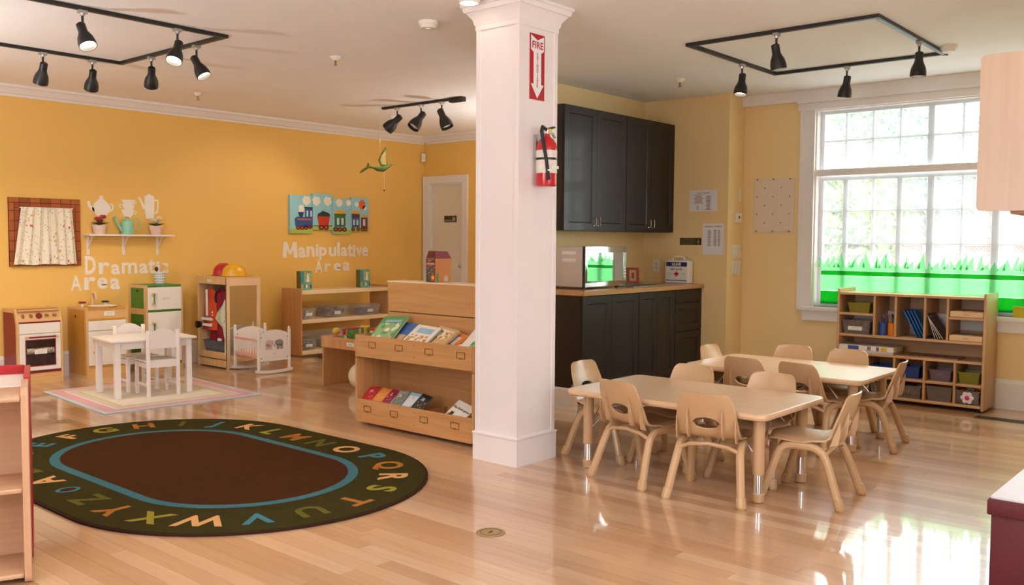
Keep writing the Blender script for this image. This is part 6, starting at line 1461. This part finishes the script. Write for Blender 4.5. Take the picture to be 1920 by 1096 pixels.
ctub(-.215, -.04, .215, .16, .2, .085, BT, None, 'blue tub in the lower second cubby, behind the chair'); ctub(.020, -.04, .215, .135, .2, .095, BT, None, 'blue tub with flat front in the lower middle cubby')
ctub(.245, -.04, .215, .165, .2, .090, PT, [CT['purple'], CT['pink']], 'lilac tub of mixed pieces in the lower fourth cubby'); ctub(.455, -.04, .215, .155, .2, .090, LG, [CT['orange'], CT['yellow']], 'lime yellow tub in the lower right cubby')
ctub(.020, -.05, .054, .180, .22, .105, SM, [CT['grey'], CT['white'], CT['blue']], 'clear tub of blocks on the bottom middle cubby', fill=.95); ctub(.245, -.05, .054, .195, .22, .120, SM, None, 'empty clear tub on the bottom board, fourth cubby')
ctub(-.215, -.04, .054, .17, .2, .1, SM, [CT['teal'], CT['grey']], 'clear tub on the bottom board behind the table chairs')
b_ = ctub(.455, -.05, .054, .175, .22, .110, SM, [CT['red'], CT['yellow'], CT['white']], 'clear tub with a pink and white flower on the bottom right cubby', fill=1.2)
for q in range(6): a = q*PI/3; MB().ball((.0+.030*math.cos(a), -.112, .055+.030*math.sin(a)), .020, 10, sq=(1, .35, 1)).build('flower_petal', PAPER, b_)
MB().ball((0, -.118, .055), .018, 10, sq=(1, .4, 1)).build('flower_heart', plain('hot_pink', (222, 44, 120), .6), b_)
# floor grille
t_ = thing('floor_register', 'dark metal floor register beside the cubby shelf', 'floor register', (7.46, 1.47, .0008))
MB().box(-.055, .055, -.30, -.285, 0, .004).box(-.055, .055, .285, .30, 0, .004).box(-.055, -.045, -.285, .285, 0, .004).box(.045, .055, -.285, .285, 0, .004).build('frame', plain('bronze_metal', (104, 92, 78), .4, .6), t_, smooth=0)
B(-.045, .045, -.285, .285, 0, .001).build('duct_shadow', BLACKP, t_, smooth=0)
for k in range(36): y = -.276+k*.0158; B(-.045, .045, y, y+.006, .001, .004).build('slat', plain('bronze_metal', (104, 92, 78)), t_, smooth=0)

# ================================================================== foreground pieces at the frame edges
t_ = thing('birch_wall_cupboard', 'pale birch wall cupboard with rounded corners at the right frame edge', 'cupboard', (4.50, .78, 1.452))
PB = wood('pinkish_birch_panel', (186, 156, 132), (200, 172, 148), 'Z', sc=.5)
def rrect(w0, w1, h0, h1, r, n=5):
    pts = []
    for cx_, cz_, a0 in ((w1-r, h1-r, 0), (w0+r, h1-r, 90), (w0+r, h0+r, 180), (w1-r, h0+r, 270)): pts += [(cx_+r*math.cos(math.radians(a0+90*k/n)), cz_+r*math.sin(math.radians(a0+90*k/n))) for k in range(n+1)]
    return pts
MB().prism(rrect(0, .318, 0, .698, .026), 0, .020, 'X').build('end_panel', PB, t_, smooth=40); MB().prism(rrect(0, .318, 0, .698, .026), .78, .80, 'X').build('end_panel', PB, t_, smooth=40)
B(.02, .78, 0, .295, .02, .04).build('bottom_board', PB, t_, smooth=0); B(.02, .78, 0, .295, .66, .68).build('top_board', PB, t_, smooth=0); B(.02, .78, 0, .012, .04, .66).build('back_board', PB, t_, smooth=0); B(.02, .78, .02, .29, .34, .358).build('shelf_board', PB, t_, smooth=0)
for a, b_ in ((.022, .398), (.402, .778)):
    d_ = RB(a, b_, .296, .314, .02, .68, .003, 1).build('door', PB, t_); RB((a+b_)/2-.04, (a+b_)/2+.04, .314, .330, .05, .062, .003, 1).build('handle', STEEL, d_)
RB(.03, .78, .02, .185, -.014, .0195, .006, 2).build('light_rail', wood('brown_rail', (170, 124, 92), (186, 140, 106), 'X'), t_)
t_ = thing('storage_ottoman', 'maroon storage ottoman with pale grey top at the lower right frame edge', 'ottoman', (3.545, .795, 0))
MRN = plain('maroon_vinyl', (88, 16, 30), .55, var=.1, scale=60, bump=.5, bscale=220)
RB(.012, .70, -.60, -.012, 0, .335, .006, 2).build('box', MRN, t_); l_ = RB(0, .712, -.612, 0, .335, .392, .006, 2).build('lid', MRN, t_)
RB(.016, .696, -.596, -.006, .388, .402, .006, 2).build('top_pad', plain('pale_grey_vinyl', (214, 212, 214), .45, var=.06, scale=80, bump=.4, bscale=260), l_)
# two toy shelves back to back at the left frame edge
ang = math.radians(68.2-90)
t_ = thing('low_toy_shelf', 'pale birch low toy shelf with open boards at the left frame edge', 'shelf', (1.372, 3.560, 0), ang)
PKB = wood('pink_toned_birch', (200, 152, 116), (212, 168, 132), 'Z'); PKX = wood('pink_toned_birch_crosswise', (200, 156, 120), (212, 172, 136), 'X')
MB().prism(rrect(-.0, .285, 0, .742, .03), -.024, 0, 'X').build('side_panel', PKB, t_, smooth=40); MB().prism(rrect(-.0, .285, 0, .742, .03), -1.124, -1.10, 'X').build('side_panel', PKB, t_, smooth=40)
for z in (.020, .345, .690): RB(-1.10, -.024, .010, .272, z, z+.020, .006, 2).build('shelf_board', PKX, t_)
B(-1.10, -.024, .272, .284, .02, .71).build('back_panel', PKX, t_, smooth=0)
t_ = thing('red_edged_shelf', 'red-edged toy shelf with white top behind the low birch shelf', 'shelf', (1.372+.292*math.cos(math.radians(68.2)), 3.560+.292*math.sin(math.radians(68.2)), 0), ang)
REDP = plain('red_edge_paint', (176, 26, 34), .4)
MB().prism(rrect(0, .40, 0, .748, .035), -.018, .004, 'X').build('side_panel', REDP, t_, smooth=40); MB().prism(rrect(0, .40, 0, .748, .035), -1.122, -1.10, 'X').build('side_panel', REDP, t_, smooth=40)
RB(-1.10, -.018, 0.01, .385, .690, .710, .003, 1).build('top_board', WLAM, t_); RB(-1.10, -.018, 0.372, .394, .60, .748, .004, 1).build('back_rail', REDP, t_)
for z in (.03, .34): RB(-1.10, -.018, .01, .38, z, z+.018, .003, 1).build('shelf_board', WLAM, t_)
